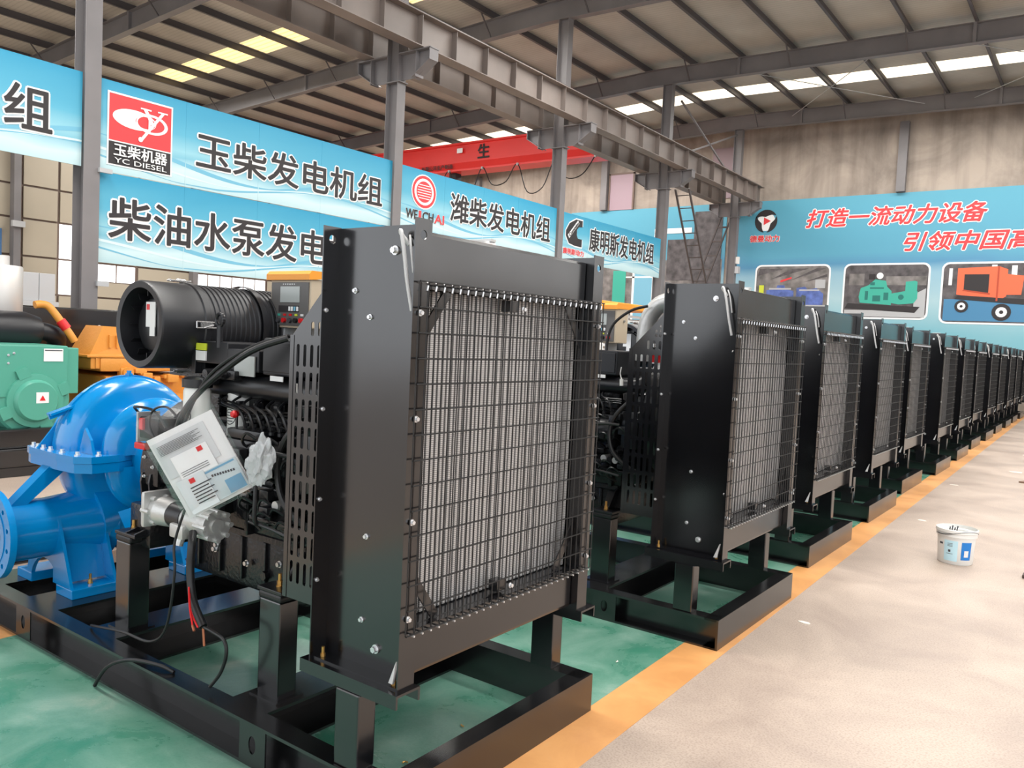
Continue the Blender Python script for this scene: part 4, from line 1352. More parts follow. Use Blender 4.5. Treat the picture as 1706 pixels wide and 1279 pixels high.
# --- air filter
ax, az = -1.70, 1.585
R1 = 0.192
prof = [(0.150, 0.30), (0.158, 0.12), (0.160, 0.103), (0.187, 0.10), (R1, 0.11), (R1, 0.30), (0.198, 0.305), (0.198, 0.33)]
y = 0.335
for k in range(20):
    prof += [(0.192, y), (0.192, y + 0.006), (0.187, y + 0.009), (0.187, y + 0.022)]
    y += 0.0255
prof += [(0.178, y), (0.165, y + 0.05), (0.12, y + 0.09), (0.075, y + 0.10), (0.075, y + 0.16), (0.0, y + 0.16)]
af = T1(MB().lathe(prof, 'Y', (ax, 0, az), 56).build('air_filter', PLAS, U), 3)
cone = MB().lathe([(0.155, 0.19), (0.118, 0.185), (0.115, 0.165), (0.108, 0.162), (0.0, 0.162)], 'Y', (ax, 0, az), 48)
for k in range(12):
    a = 2 * PI * k / 12
    cone.box(-0.0015, 0.0015, 0.14, 0.19, 0.125, 0.155, Matrix.Translation((ax, 0, az)) @ Matrix.Rotation(a, 4, 'Y'))
cone.build('filter_mouth', ENG2, af)
MB().box(ax - 0.04, ax + 0.035, 0.156, 0.160, az - 0.01, az + 0.10).box(ax - .005, ax + 0.035, 0.154, 0.158, az - 0.05, az - 0.01).build('label', PAPER, af)
MB().box(ax - 0.033, ax - 0.010, 0.1545, 0.1555, az + 0.065, az + 0.09).build('label_mark', REDP, af)
for a in (0.05, PI / 2 + 0.1, PI, -PI / 2 + .1):
    T = Matrix.Translation((ax, 0.30, az)) @ Matrix.Rotation(-a, 4, 'Y')
    cm = MB()
    for (q0, q1) in (((0.204, -0.05, -0.014), (0.204, 0.05, -0.012)), ((0.204, -0.05, 0.014), (0.204, 0.05, 0.012)), ((0.206, -0.05, -0.014), (0.206, -0.05, 0.014)), ((0.206, 0.05, -0.012), (0.206, 0.05, 0.012)), ((0.21, -0.02, -0.014), (0.21, 0.03, 0.0))):
        cm.cyl(T @ Vector(q0), T @ Vector(q1), 0.0035, n=6)
    cm.box(0.199, 0.206, -0.03, 0.03, -0.01, 0.01, T)
    cm.build('clamp', STEEL, af)
MB().lathe([(0.200, 0.60), (0.203, 0.6), (0.203, 0.63), (0.200, 0.63)], 'Y', (ax, 0, az), 48).build('mounting_band', PLAS, af)
T1(MB().tube([(ax, 0.98, az), (ax + .1, 1.05, az - .02), (ax + .25, 1.02, az - .1), (ax + .38, .9, az - .2)], 0.07, 16).build('intake_hose', RUB, U), 3)
ey = MB()
for k in range(16):
    t, t2 = 2 * PI * k / 16, 2 * PI * (k + 1) / 16
    ey.cyl((-1.37 + .026 * math.cos(t), 0.28, 1.62 + .026 * math.sin(t)), (-1.37 + .026 * math.cos(t2), 0.28, 1.62 + .026 * math.sin(t2)), .008, n=8)
ey.cyl((-1.37, .28, 1.595), (-1.37, .28, 1.5), .014, n=12)
T1(ey.build('lifting_eye', PLAS, U), 3)
T1(MB().plate([(-1.62, 1.42), (-1.50, 1.42), (-1.5, 1.1), (-1.56, 1.0), (-1.78, 1.22), (-1.78, 1.40)], [], lambda a, b, d: (a, .42 + d, b), .02)
   .plate([(-1.78, 1.36), (-1.5, 1.36), (-1.5, 1.44), (-1.78, 1.44)], [], lambda a, b, d: (a, .3 + d, b), .3).build('filter_support', ENG, U), 3)

# --- control cabinet
cb = empty('control_cabinet', (0, 0, 0))
cb.parent = U
T1(cb, 3)
X0, X1, CY = -1.585, -1.29, 0.70
MB().bbox(X0, X1, CY, CY + 0.16, 1.60, 1.83, .006).build('cabinet_box', BEIGE, cb)
hd = MB().plate([(CY - .02, 1.825), (CY + .20, 1.845), (CY + .19, 1.868), (CY - .005, 1.868), (CY - .02, 1.852)], [], lambda a, b, d: (X0 - .01 + d, a, b), X1 - X0 + .02)
hd.build('hood', ORNG, cb)
fp = MB().bbox(X0 + .012, X1 - .012, CY - .006, CY, 1.61, 1.815, .002).build('face_plate', PANEL, cb)
def ctl(name, m, x0, x1, z0, z1, d=.004):
    MB().box(X0 + x0, X0 + x1, CY - .006 - d, CY - .006, 1.60 + z0, 1.60 + z1).build(name, m, cb)
ctl('screen', SCREEN, .085, .225, .12, .195)
ctl('meter', PDARK, .075, .22, .075, .105)
for k in range(4):
    ctl('key', PWHT if k != 2 else PLBLUE, .15 + k * .019, .163 + k * .019, .08, .1, .006)
for k, (mm, mk) in enumerate(((YEL, REDP), (PTEAL, INK), (REDP, REDP), (REDP, INK), (YEL, DARK), (PAPER, REDP))):
    xx = .035 + k * .042
    ctl('button_label', mm, xx - .009, xx + .009, .056, .066)
    MB().cyl((X0 + xx, CY - .006, 1.60 + .035), (X0 + xx, CY - .02, 1.60 + .035), .0115, n=14).build('button', mk, cb)
    for q in range(2):
        pass
for k in range(6):
    ctl('indicator', PWHT, .1 + k * .016, .106 + k * .016, .203, .208, .002)
MB().cyl((X1, CY + .1, 1.75), (X1 + .008, CY + .1, 1.75), .008, n=12).build('door_lock', STEEL, cb)
MB().box(X0 + .07, X0 + .09, CY + .02, CY + .15, 1.45, 1.60).build('support_bracket', GREYL, cb)
MB().box(X1 - .09, X1 - .07, CY + .02, CY + .15, 1.45, 1.60).build('support_bracket', GREYL, cb)

# --- pump: axis along X, nozzles along Y
PXc, PYc, PZc = -2.76, 0.64, 0.86
half = [(.10, .40), (.12, .37), (.13, .345), (.20, .34), (.26, .315), (.288, .27), (.275, .23), (.235, .20), (.222, .175), (.25, .15), (.33, .125), (.375, .085), (.392, .03)]
half = [(.10, .41), (.125, .375), (.15, .355), (.21, .35), (.262, .33), (.290, .295), (.288, .262), (.25, .225), (.19, .195), (.185, .16), (.26, .132), (.355, .105), (.382, .07), (.392, .02)]
ctrl = [(.0, .41)] + half + [(r, -h) for r, h in reversed(half)] + [(.0, -.41)]
pr_top = []
for i in range(len(ctrl) - 1):
    p0_, p1_, p2_, p3_ = ctrl[max(i - 1, 0)], ctrl[i], ctrl[i + 1], ctrl[min(i + 2, len(ctrl) - 1)]
    for k in range(4):
        t = k / 4
        pr_top.append(tuple(max(0, .5 * (2 * p1_[j] + (p2_[j] - p0_[j]) * t + (2 * p0_[j] - 5 * p1_[j] + 4 * p2_[j] - p3_[j]) * t * t + (3 * p1_[j] - p0_[j] - 3 * p2_[j] + p3_[j]) * t ** 3)) if j == 0 else
                            .5 * (2 * p1_[j] + (p2_[j] - p0_[j]) * t + (2 * p0_[j] - 5 * p1_[j] + 4 * p2_[j] - p3_[j]) * t * t + (3 * p1_[j] - p0_[j] - 3 * p2_[j] + p3_[j]) * t ** 3) for j in (0, 1)))
pr_top.append(ctrl[-1])
up_ = MB().lathe([(r * 1.0, h) for r, h in pr_top], 'X', (PXc, PYc, PZc + 0.03), 40, 0, PI)
ps = T1(up_.build('upper_casing', BLUE, U), 3)
ps.data.materials[0] = BLUE
rb_ = MB()
for k in range(24):
    a0_, a1_ = PI * (.12 + .76 * k / 24), PI * (.12 + .76 * (k + 1) / 24)
    q = []
    for xx in (-.012, .012):
        for rr, aa in ((.36, a0_), (.402, a0_), (.402, a1_), (.36, a1_)):
            q.append((PXc + xx, PYc + rr * math.cos(aa), PZc + .03 + rr * math.sin(aa)))
    rb_.add(q, [(0, 1, 2, 3), (7, 6, 5, 4), (1, 5, 6, 2), (0, 4, 5, 1), (3, 2, 6, 7)])
rb_.build('casing_rib', BLUE, ps)
MB().plate([(-2.62, .895), (-2.47, .895), (-2.50, .97), (-2.56, 1.03)], [], lambda a, b, d: (a, .30 + d, b), .014).build('casing_web', BLUE, ps)
MB().cyl((PXc, PYc, 1.27), (PXc, PYc, 1.30), .02, n=12).cyl((PXc, PYc, 1.30), (PXc, PYc, 1.315), .013, n=6).build('vent_plug', BLUE, ps)
# split flange with bolts
plan = [(-3.02, .30), (-2.98, .20), (-2.92, .185), (-2.62, .185), (-2.47, .20), (-2.405, .26), (-2.40, .40), (-2.44, .52), (-2.40, .56), (-2.30, .58), (-2.30, .70), (-2.40, .72), (-2.44, .76), (-2.40, .88), (-2.405, 1.02), (-2.47, 1.08), (-2.62, 1.095), (-2.92, 1.095), (-2.98, 1.08), (-3.02, .98)]
fg = T1(MB().plate(plan, [], lambda a, b, d: (a, b, .862 + d), .036).plate([(PXc + (a - PXc) * .99, PYc + (b - PYc) * .985) for a, b in plan], [], lambda a, b, d: (a, b, .812 + d), .048).build('split_flange', BLUE, U), 3)
for (x, y) in ((-2.94, .215), (-2.88, .212), (-2.82, .212), (-2.74, .212), (-2.62, .215), (-2.49, .23), (-2.432, .31), (-2.43, .42), (-2.36, .6), (-2.432, .84), (-2.432, .97), (-2.5, 1.06), (-2.7, 1.07), (-2.9, 1.07)):
    put('bolt', BOLT, fg, loc=(x, y, .898), scale=(1.25, 1.25, 1.5))
MB().plate([(.19, .895), (.33, 1.08), (.45, .895)], [], lambda a, b, d: (PXc - .1 + d, a, b), .014).build('casing_web', BLUE, ps)
MB().bar((PXc, .21, 1.085), (PXc, .46, 1.17), .05, .012).bar((PXc, .21, 1.073), (PXc, .46, 1.158), .014, .03).build('casing_bracket', BLUE, ps)
# lower casing bowl, shaft housing, nozzles
lw_ = MB().lathe([(r * .93, h) for r, h in pr_top], 'X', (PXc, PYc, PZc - 0.03), 40, PI, 2 * PI)
lc = T1(lw_.build('lower_casing', BLUE, U), 3)
MB().cyl((-2.45, PYc, .86), (-2.02, PYc, .87), .15, .22, n=30).plate([(-2.4, .60), (-2.1, .70), (-2.08, .56), (-2.3, .50)], [], lambda a, b, d: (a, .40 + d, b), .03).build('bearing_housing', BLUE, lc)
nz = MB()
NZ = 0.49
nz.lathe([(.11, -.03), (.155, -.03), (.155, .20), (.17, .34), (.2, .5)], 'Y', (PXc, 0, NZ), 36)
nz.tube([(PXc, .42, NZ + .02), (PXc, .6, NZ + .06), (PXc, .7, NZ + .2)], .2, 20)
nz.build('suction_pipe', BLUE, lc)
pf = MB()
pf.plate(circ(PXc, NZ, .225, 40), [circ(PXc, NZ, .11, 30)] + [circ(PXc + .19 * math.cos(k * PI / 6 + .26), NZ + .19 * math.sin(k * PI / 6 + .26), .013, 8) for k in range(12)], lambda a, b, d: (a, -.06 + d, b), .032)
pf.lathe([(.11, -.06), (.16, -.064), (.16, -.055)], 'Y', (PXc, 0, NZ), 36)
pf.build('pipe_flange', BLUE, lc)
nz = MB().lathe([(.17, .75), (.145, .95), (.145, 1.28)], 'Y', (PXc, 0, NZ), 36)
nz.build('discharge_pipe', BLUE, lc)
MB().plate(circ(PXc, NZ, .21, 36), [circ(PXc, NZ, .1, 24)] + [circ(PXc + .18 * math.cos(k * PI / 5), NZ + .18 * math.sin(k * PI / 5), .013, 8) for k in range(10)], lambda a, b, d: (a, 1.27 + d, b), .03).build('pipe_flange', BLUE, lc)
MB().add([(PXc - .02, .19, .82), (PXc + .06, .19, .82), (PXc + .06, .30, .82), (PXc - .02, .3, .82), (PXc - .02, .0, .63), (PXc + .06, .0, .63), (PXc + .06, .08, .63), (PXc - .02, .08, .63)],
         [(0, 1, 2, 3), (7, 6, 5, 4), (0, 4, 5, 1), (1, 5, 6, 2), (2, 6, 7, 3), (3, 7, 4, 0)]).build('strut', BLUE, lc)
# feet: arched webs with ribs and base pads
def foot(y0, y1):
    f = MB()
    arch = [(-2.48 - .0, .165), (-2.48, .215), (-2.56, .23), (-2.62, .45), (-2.9, .45), (-2.96, .23), (-3.04, .215), (-3.04, .165), (-2.92, .165)]
    arch += [(PXc + .16 * math.cos(t), .165 + .16 * math.sin(t)) for t in [PI - PI * k / 12 for k in range(13)]] + [(-2.6, .165)]
    for yy in (y0, y1 - .02):
        f.plate(arch, [], lambda a, b, d, yy=yy: (a, yy + d, b), .02)
    f.add([(-2.56, y0, .225), (-2.56, y1, .225), (-2.63, y1, .46), (-2.63, y0, .46), (-2.59, y0, .225), (-2.59, y1, .225), (-2.66, y1, .46), (-2.66, y0, .46)],
          [(0, 1, 2, 3), (7, 6, 5, 4), (0, 4, 5, 1), (2, 6, 7, 3), (1, 5, 6, 2), (3, 7, 4, 0)])
    f.bbox(-2.62, -2.45, y0 - .005, y1 + .005, .165, .215, .005)
    f.bbox(-3.07, -2.9, y0 - .005, y1 + .005, .165, .215, .005)
    ft = f.build('foot', BLUE, lc)
    for yy in (y0, y1 - .014):
        pass
    for yy in (y0 - .002, y1 - .014):
        r = MB()
        r.plate([(-2.47, .215), (-2.62, .56), (-2.66, .56), (-2.66, .215)], [], lambda a, b, d, yy=yy: (a, yy + d, b), .016)
        r.build('foot_rib', BLUE, lc)
    put('bolt', BOLTG, lc, loc=(-2.515, (y0 + y1) / 2, .215), scale=(1, 1, 1))
foot(0.20, 0.44)
foot(0.83, 1.09)

# --- skirt of small loose cables of the set itself
cbw = MB()
cbw.tube([(-0.86, .24, 1.56), (-1.0, .17, 1.50), (-1.2, .13, 1.37), (-1.35, .12, 1.25), (-1.42, .12, 1.14), (-1.44, .14, 1.0)], .013, 10)
cbw.tube([(-0.86, .25, 1.57), (-1.0, .18, 1.52), (-1.18, .14, 1.42), (-1.3, .13, 1.30), (-1.40, .13, 1.15)], .008, 8)
T1(cbw.build('wiring_loom', RUB, U), 4)
cbw = MB()
cbw.tube([(-1.28, .12, .74), (-1.24, .09, .70), (-1.23, .08, .60), (-1.19, .07, .49), (-1.10, .06, .405)], .016, 12)
cbw.tube([(-1.10, .06, .405), (-1.03, .06, .40), (-.96, .06, .385), (-.945, .06, .33), (-.98, .06, .25), (-1.03, .05, .185)], .007, 8)
T1(cbw.build('battery_cable', RUB, U), 4)
T1(MB().tube([(-1.205, .06, .54), (-1.15, .03, .48), (-1.08, .0, .43)], .0035, 6).tube([(-1.2, .06, .52), (-1.14, .03, .465), (-1.06, .01, .425)], .0035, 6).build('red_cable', REDP, U), 4)
T1(MB().cyl((-1.08, .0, .43), (-1.06, -.005, .415), .005, n=8).cyl((-1.10, .06, .40), (-1.09, .06, .33), .005, n=8).build('cable_lug', CPR, U), 4)
T1(MB().tube([(-1.28, .10, .89), (-1.33, .07, .70), (-1.31, .06, .57), (-1.36, .06, .34), (-1.48, .06, .245), (-1.70, .06, .23), (-1.95, .07, .19), (-2.02, .08, .175)], .0055, 8).build('sensor_cable', RUB, U), 4)
T1(MB().tube([(-1.75, -.035, .005), (-1.66, -.03, .11), (-1.52, -.01, .175), (-1.36, .03, .185), (-1.28, .05, .172)], .008, 8).build('loose_cable', RUB, U), 4)
T1(MB().tube([(-1.95, .34, 1.08), (-2.02, .28, 1.17), (-1.92, .22, 1.2), (-1.8, .24, 1.19), (-1.7, .24, 1.12)], .006, 8)
   .tube([(-1.78, .26, 1.02), (-1.80, .22, 1.12), (-1.74, .2, 1.20), (-1.66, .22, 1.22), (-1.6, .25, 1.16)], .005, 8).build('isolator_cable', RUB, U), 4)

# ------------------------------------------------------------------ place the row
UX = [-1.72, -1.575, -1.71, -1.77, -1.87, -1.84, -1.87, -1.93, -1.93, -1.97, -1.97, -2.0, -2.0]
UY = [1.80, 4.09, 6.16, 8.27, 10.31, 12.40, 14.5, 16.6, 18.7, 20.8, 22.9, 25.0, 27.1]
ordn = ['second', 'third', 'fourth', 'fifth', 'sixth', 'seventh', 'eighth', 'ninth', 'tenth', 'eleventh', 'twelfth']
labels = ['black radiator pump set with blue pump, nearest of the row, document pouch hanging on it'] + \
    ['black radiator pump set, %s in the row counting from the one with the document pouch' % o for o in ordn] + \
    ['black radiator pump set, last of the row by the end wall banner']
GR = 'black radiator diesel pump sets in a row'
sets = [U]
for k in range(1, 13):
    skip = (4,) if k < 3 else ((4, 2) if k < 5 else (4, 3, 2))
    c = copy_tree(U, skip)
    c.location = (UX[k], UY[k], 0)
    sets.append(c)
for k, c in enumerate(sets):
    tag(c, labels[k], 'pump set', GR)
# the far sets keep simplified engines: one block and pan behind each radiator
for o in list(COL.objects):
    if o.parent is sets[1] and o.name.startswith('control_cabinet'):
        o.location = (0.19, 0, 0)
bl = MB().bbox(-1.7, -.8, .35, .9, .45, 1.5, .03).bbox(-.8, -.44, .15, 1.05, .7, 1.7, .05).mesh('engine_block', ENG)
pb_ = MB().lathe([(r, h) for r, h in pr_top], 'X', (PXc, PYc, PZc), 24).cyl((PXc, -.03, NZ), (PXc, 1.28, NZ), .15, n=20).bbox(-3.05, -2.45, .2, 1.1, .165, .5, .02).mesh('pump_casing', BLUE)
fb_ = MB().lathe([(0, .1), (.19, .1), (.19, .95), (0, .95)], 'Y', (ax, 0, az), 24).mesh('air_filter', PLAS)
mp_ = MB().box(-1.97, -1.85, .165, .265, H_, .6).box(-.89, -.765, .165, .255, H_, .6).box(-1.97, -1.85, W_ - .265, W_ - .165, H_, .6).box(-.89, -.765, W_ - .255, W_ - .165, H_, .6).mesh('mount_frame', BLACK)
gd_ = MB().plate([(-0.44, 0.62), (-0.44, 1.80), (-0.66, 1.575), (-0.66, 0.62)], [], lambda a, b, d: (a, .1 + d, b), .003).mesh('fan_guard', BLACK)
sb_ = MB()
for p_ in [(-.165, 1.865), (-.185, .548), (-.345, 1.735), (-.27, 1.648), (-.25, .915)]:
    sb_.cyl((p_[0], .105, p_[1]), (p_[0], .093, p_[1]), .013, n=8)
sb_ = sb_.mesh('side_bolt', ZINC)
for k in range(3, 13):
    if k >= 5:
        put('engine_block', bl, sets[k])
        put('pump_casing', pb_, sets[k])
        put('air_filter', fb_, sets[k])
        put('mount_frame', mp_, sets[k])
        put('fan_guard', gd_, sets[k])
    put('side_bolt', sb_, sets[k], 'stuff')

for o in (BH, RL):
    bpy.data.objects.remove(o)

# ------------------------------------------------------------------ things hanging on the first set
def WPT(x, y, z):
    return Vector((-1.72 + x, 1.80 + y, z))
# document pouch: a tilted clear sleeve with papers
dp = empty('document_pouch', WPT(-1.07, 0.0, 1.075))
tag(dp, 'clear plastic pouch of white manuals hanging from the wiring of the nearest set', 'document pouch')
TLT = Matrix.Rotation(math.radians(48), 4, 'Z') @ Matrix.Rotation(math.radians(-29), 4, 'Y') @ Matrix.Diagonal((.84, 1, .93, 1))
def sheet(name, m, x0, x1, z0, z1, y, th=.003, par=dp):
    return MB().box(x0, x1, y, y + th, z0, z1, TLT).build(name, m, par)
sheet('manual', PAPER, -.155, .155, -.20, .165, .004, .016)
sheet('sheet', mat('pale_paper', (206, 208, 210), .6), -.145, .10, -.02, .14, -.001, .003)
sheet('booklet', mat('white_booklet', (236, 236, 236), .5), -.10, .07, -.05, .06, -.006, .003)
sheet('card', mat('blue_grey_card', (196, 208, 212), .5), -.06, .15, -.185, -.05, -.005, .003)
sheet('card', mat('white_card', (214, 220, 222), .5), -.13, .0, -.19, -.04, -.010, .003)
rl = MB()
for k in range(8):
    rl.box(-.13, .07 - .02 * (k % 3), -.0115, -.0105, .12 - k * .0055, .122 - k * .0055, TLT)
for k in range(6):
    rl.box(-.085, -.085 + .10 - .02 * (k % 2), -.012, -.0105, -.09 - k * .014, -.085 - k * .014, TLT)
for k in range(3):
    rl.box(-.09, .04, -.008, -.0065, -.015 - k * .009, -.013 - k * .009, TLT)
for k in range(9):
    rl.box(.02 + .012 * k, .028 + .012 * k, -.0065, -.005, -.085 - .002 * k, -.075 - .002 * k, TLT)
rl.build('printed_line', INK, dp)
MB().box(-.02, .14, -.0062, -.005, -.062, -.054, TLT).box(.06, .14, -.0062, -.005, -.18, -.12, TLT).build('printed_picture', mat('print_blue', (110, 160, 190), .5), dp)
MB().box(.02, .045, -.0085, -.0065, .035, .055, TLT).box(-.075, -.05, -.0125, -.0105, -.07, -.05, TLT).build('printed_emblem', REDP, dp)
fm = MB()
N = 14
for q, yy in ((0, -.02), (1, .03)):
    vs = []
    for i in range(N + 1):
        for j in range(N + 1):
            a, b_ = i / N, j / N
            edge = min(a, 1 - a, b_, 1 - b_)
            puff = min(1, edge * 6)
            y_ = .005 + (yy - .005) * puff + .004 * math.sin(a * 23 + b_ * 9) * puff
            vs.append(TLT @ Vector((-.175 + .35 * a, y_, -.215 + .47 * b_)))
    fm.add(vs, [(i * (N + 1) + j, (i + 1) * (N + 1) + j, (i + 1) * (N + 1) + j + 1, i * (N + 1) + j + 1) for i in range(N) for j in range(N)], True)
fm.build('sleeve', FILM, dp)
# crinkled plastic wrap on the fuel pump
bm = bmesh.new()
bmesh.ops.create_icosphere(bm, subdivisions=4, radius=1)
random.seed(3)
from mathutils import noise as NZ_
for v in bm.verts:
    n_ = NZ_.noise(v.co * 2.3) * .35 + NZ_.noise(v.co * 6) * .14
    v.co *= 1 + n_
    v.co = Vector((v.co.x * .062 * (1 - .25 * v.co.z), v.co.y * .035, v.co.z * .095))
me = bpy.data.meshes.new('plastic_wrap')
bm.to_mesh(me)
bm.free()
me.materials.append(BAGM)
pw = put('plastic_wrap', me, loc=WPT(-0.83, .105, 1.095), rot=(0, math.radians(12), 0))
tag(pw, 'crinkled clear plastic bag wrapped over a fitting beside the document pouch', 'plastic bag')

# ------------------------------------------------------------------ machines of the row behind
# green alternator set
gs = empty('generator_set', (-8.7, 3.8, 0))
tag(gs, 'teal green alternator generating set on a black skid behind the blue pump', 'generator')
def AT(x, y, z):
    return (x, y, z)
b = MB()
b.bbox(-1.55, .05, -1.2, .75, 0.0, .10, .01).bbox(-1.55, .08, -1.25, .8, .10, .28, .02).bbox(-1.55, 0.02, -1.1, .7, .28, .47, .02)
b.build('skid', BLACK, gs)
b = MB().bbox(-1.0, -.08, -.36, .32, .78, 1.30, .01).bbox(-.95, -.12, .32, .45, .80, 1.28, .01)
tb = b.build('terminal_box', GRN, gs)
MB().box(-.08, -.074, .08, .27, 1.14, 1.27).build('data_label', PAPER, tb)
MB().box(-.074, -.072, .09, .26, 1.248, 1.258).build('label_line', INK, tb)
boltat(tb, [(-.08, -.25, 1.2), (-.08, -.2, 1.22), (-.08, -.25, 1.12)], ROTX, BOLT, 2, 1)
b = MB().lathe([(0, -.0), (.19, 0), (.205, -.02), (.215, -.05), (.27, -.055), (.275, -.09), (.34, -.10), (.36, -.12), (.36, -.35), (.34, -.36), (.34, -1.05), (0, -1.05)], 'X', (0, 0, .74), 44)
for k in range(4):
    a = k * PI / 2 + .4
    b.box(-.12, -.05, -.06, .06, .25, .35, Matrix.Translation((0, 0, .74)) @ Matrix.Rotation(a, 4, 'X'))
al = b.build('alternator', GRN, gs)
MB().box(0, .003, -.02, .10, .72, .83).build('warning_label', PAPER, al)
MB().add([(.005, .01, .745), (.005, .07, .745), (.005, .04, .8)], [(0, 1, 2)]).build('warning_mark', REDP, al)
b = MB().bbox(-1.52, -1.05, -.4, .4, .5, 1.25, .04).bbox(-1.5, -1.1, -.3, .3, 1.25, 1.5, .04)
b.build('engine', GRN, gs)
b = MB().lathe([(0, 1.55), (.19, 1.55), (.2, 1.57), (.2, 2.12), (.19, 2.14), (.07, 2.14), (.07, 2.25), (0, 2.25)], 'Z', (-1.3, .17, 0), 32)
b.build('silencer', mat('silver_sheet', (214, 210, 206), .4, .5), gs)
b = MB().lathe([(0, -.45), (.13, -.45), (.15, -.43), (.2, -.40), (.2, .15), (.15, .3), (0, .3)], 'Y', (-.95, .1, 1.44), 28)
b.tube([(-.95, .35, 1.44), (-.95, .5, 1.42), (-1.0, .62, 1.36), (-1.1, .65, 1.2)], .1, 16)
b.build('air_filter', PLAS, gs)
# orange engine generating set with black radiator
og = empty('generator_set', (-9.3, 5.0, 0))
tag(og, 'orange engine generating set beside the teal green alternator, black radiator behind it', 'generator')
b = MB().bbox(-1.85, .3, -.32, 2.3, 0, .3, .02).build('skid', BLACK, og)
b = MB().bbox(-1.5, .0, -.25, .95, .45, .95, .04)
b.bbox(-1.4, .05, -.3, 1.0, 1.0, 1.16, .03)
random.seed(5)
for k in range(40):
    yy, zz = random.uniform(-.25, .95), random.uniform(.5, 1.0)
    if k % 2:
        b.cyl((-.02, yy, zz), (.1, yy, zz), random.uniform(.02, .07), n=12)
    else:
        b.bbox(-.02, random.uniform(.05, .12), yy, yy + random.uniform(.05, .15), zz, zz + random.uniform(.04, .12), .01)
b.build('engine_block', OENG, og)
vc = MB()
vc.add([(0.0, -.4, 1.18), (0.0, .7, 1.18), (-.5, .7, 1.18), (-.5, -.4, 1.18), (-.02, -.24, 1.52), (-.05, .55, 1.5), (-.42, .55, 1.5), (-.42, -.24, 1.52)],
       [(3, 2, 1, 0), (4, 5, 6, 7), (0, 1, 5, 4), (1, 2, 6, 5), (2, 3, 7, 6), (3, 0, 4, 7)])
vc.bbox(-.55, .05, -.45, .75, 1.16, 1.19, .008).bbox(-.5, .03, -.4, .7, 1.03, 1.16, .01)
for k in range(8):
    vc.bbox(-.02, .012, -.18 + k * .085, -.155 + k * .085, 1.27, 1.42, .004)
    vc.bbox(.02, .045, -.35 + k * .12, -.325 + k * .12, 1.04, 1.155, .004)
vc.build('air_manifold', OENG, og)
MB().tube([(-.3, -.86, 1.72), (-.3, -.78, 1.73), (-.28, -.7, 1.69), (-.22, -.55, 1.46), (-.2, -.47, 1.33)], .042, 14).build('coolant_pipe', OENG, og)
MB().cyl((-.245, -.61, 1.56), (-.22, -.55, 1.47), .052, n=16).build('hose_joint', REDP, og)
MB().tube([(-.3, .45, 1.72), (-.28, .38, 1.68), (-.28, .3, 1.55), (-.28, .3, 1.45)], .08, 14).build('exhaust_elbow', OENG, og)
rd = MB().bbox(-1.8, -1.25, -1.15, 1.2, .3, 1.72, .02).box(-1.2, -1.18, -1.1, 1.2, 1.45, 1.46).box(-1.2, -1.15, -1.15, -1.05, .5, 1.72)
rd = rd.build('radiator', BLACK, og)
boltat(rd, [(-1.18, -.9 + k * .4, 1.5) for k in range(5)] + [(-1.15, -1.1, .9 + k * .2) for k in range(4)], ROTX, BOLT, 2, 1.6)
MB().box(-1.18, -1.17, -.72, -.5, 1.26, 1.42).build('red_label', mat('faded_red_label', (206, 96, 88), .5), rd)
wb_ = MB()
for k in range(5):
    wb_.bbox(-1.75, -1.25, -1.16 + k * .19, -.975 + k * .19, 1.78, 2.12, .006)
wb_.box(-1.77, -1.23, -1.2, -.18, 1.72, 1.78).build('louvre_box', GREYL, og)
b = MB().bbox(-.35, .35, 1.0, 1.95, .62, 1.22, .02).bbox(-.4, .4, .95, 2.0, .3, .62, .02)
b.build('control_plinth', ORNG, og)
# orange roofed set with white louvres behind the second pump set
cg = empty('canopy_generator', (-6.75, 12.25, 0))
tag(cg, 'orange roofed machine with white slatted side behind the second pump set', 'generator')
MB().bbox(-.9, .2, -1.0, .95, 2.16, 2.27, .02).build('roof', ORNG, cg)
MB().bbox(-.8, .05, -.8, .8, .3, 1.35, .02).build('body', ORNG, cg)
MB().bbox(-.9, .15, -.9, .9, 0, .3, .02).build('skid', BLACK, cg)
for y in (-.8, 0.0, .8):
    MB().box(.08, .12, y - .025, y + .025, .3, 2.16).build('post', WHITE, cg)
sl = MB().bar((0, 0, 0), (0, 1.55, 0), .05, .04).mesh('slat', WHITE)
for k in range(9):
    put('slat', sl, cg, loc=(.04, -.78, 1.4 + k * .083))

# ------------------------------------------------------------------ bucket and floor litter
bk = empty('bucket', (-0.895, 7.26, 0))
tag(bk, 'white plastic paint bucket with blue label standing on the tan floor', 'bucket')
MB().lathe([(0, 0.0), (.118, 0), (.124, .008), (.135, .215), (.144, .218), (.144, .245), (.15, .25), (.15, .272), (.143, .276), (.14, .25), (.13, .24), (.118, .02), (0, .02)], 'Z', (0, 0, 0), 40).build('pail', WHITE, bk)
def wrap(name, m, a0_, a1_, z0, z1, r0=.119, k=.056, n=10, d=.0012):
    q = MB()
    for i in range(n):
        t0, t1 = a0_ + (a1_ - a0_) * i / n, a0_ + (a1_ - a0_) * (i + 1) / n
        v = []
        for t, z in ((t0, z0), (t1, z0), (t1, z1), (t0, z1)):
            r = .124 + .011 * (z - .008) / .207 + d
            v.append((r * math.cos(t), r * math.sin(t), z))
        q.add(v, [(0, 1, 2, 3)])
    return q.build(name, m, bk)
wrap('label', mat('pale_blue_label', (190, 226, 238), .5), -2.1, -1.35, .03, .19)
wrap('label', mat('bright_blue_label', (20, 120, 200), .45), -1.15, -.55, .045, .185)
wrap('label', PAPER, -.98, -.72, .07, .12, d=.0022)
for k, z in enumerate((.165, .155, .145)):
    wrap('label_line', INK, -1.9, -1.62, z, z + .003, d=.0024)
wrap('label_line', INK, -1.85, -1.72, .10, .118, d=.0024)
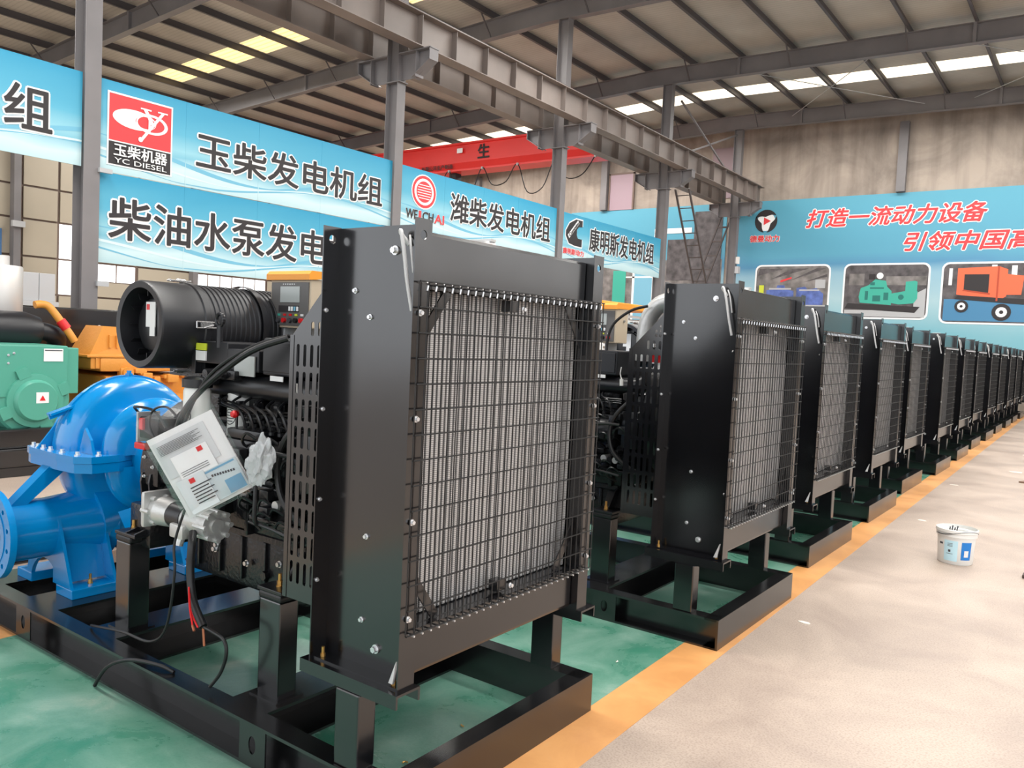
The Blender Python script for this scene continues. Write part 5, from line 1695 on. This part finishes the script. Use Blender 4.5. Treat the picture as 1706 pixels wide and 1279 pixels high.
wrap('label_line', INK, -1.95, -1.6, .085, .088, d=.0024)
wrap('label_line', INK, -2.45, -2.2, .15, .165, d=.0014)
MB().tube([(.148 * math.cos(t), .148 * math.sin(t), .25 - .02 * math.sin(t * 2)) for t in [-2.6 + .3 * i for i in range(12)]], .003, 6, 2).build('handle', WIRE, bk)
for k in range(4):
    a = .4 * k
    o = MB().tube([(-.06 + .02 * k, -.05, .06), (-.055 + .015 * k, -.02, .18), (-.05 + .018 * k, .0, .275 + .012 * (k % 2))], .005, 6, 3).build('brush_stick', INK, bk)
o = MB().bbox(-.17, .17, -.04, .04, 0, .018, .003).build('wood_offcut', mat('brown_wood', (120, 92, 74), .6), None, None, (-0.80, 12.9, 0))
o.rotation_euler = (0, 0, 1.2)
tag(o, 'small brown offcut lying on the tan floor at the frame edge above the bucket', 'offcut')
o = MB().bbox(-.03, .03, -.05, .05, 0, .03, .01).build('dark_chip', mat('dark_brown', (70, 56, 50), .6), None, None, (-0.40, 7.15, 0))
tag(o, 'dark brown lump on the tan floor right of the bucket', 'debris')
rubm = mat('scrap_paper', (232, 226, 214), .7)
for k, (x, y, r, lab) in enumerate(((-1.40, 8.85, .05, 'small white paper scrap on the tan floor behind the bucket'),
                                    (-1.36, 4.9, .04, 'small pale scrap on the tan floor before the bucket near the orange line'),
                                    (-1.02, 13.9, .12, 'white scrap on the tan floor farther than the brown offcut'),
                                    (-0.98, 16.6, .22, 'long white strip lying far away on the tan floor'),
                                    (-1.52, 11.7, .05, 'pale crumb of paper on the tan floor close to the orange line'))):
    pts = [(r * random.uniform(.6, 1.1) * math.cos(t), r * .5 * random.uniform(.6, 1.1) * math.sin(t)) for t in [2 * PI * i / 9 for i in range(9)]]
    o = MB().plate(pts, [], lambda a, b, d: (a, b, d), .004).build('paper_scrap', rubm, None, None, (x, y, 0))
    tag(o, lab, 'paper scrap', 'paper scraps on the aisle floor')
# small litter under the first radiator
random.seed(21)
for k, (x, y) in enumerate(((-1.98, 2.32), (-2.02, 2.18), (-1.93, 2.22), (-2.03, 2.55), (-2.35, 2.3), (-1.9, 3.6))):
    o = MB().tube([(0, 0, .005), (.01, .004, .006), (.02, -.003, .005)], .003, 6, 3).build('scrap_bit', GOLD if k in (1, 3) else rubm, None, None, (x, y, .0015))
    o.rotation_euler = (0, 0, k)
    tag(o, 'tiny brass coloured scrap on the green floor below the nearest radiator' if k in (1, 3) else 'tiny white scrap on the green floor below the nearest radiator', 'scrap', 'brass coloured scraps under the nearest radiator' if k in (1, 3) else 'white scraps under the nearest radiator')
# the exposed setting objects carry a kind only; temporary tier marks are removed
for o in COL.objects:
    if 'tier' in o:
        del o['tier']
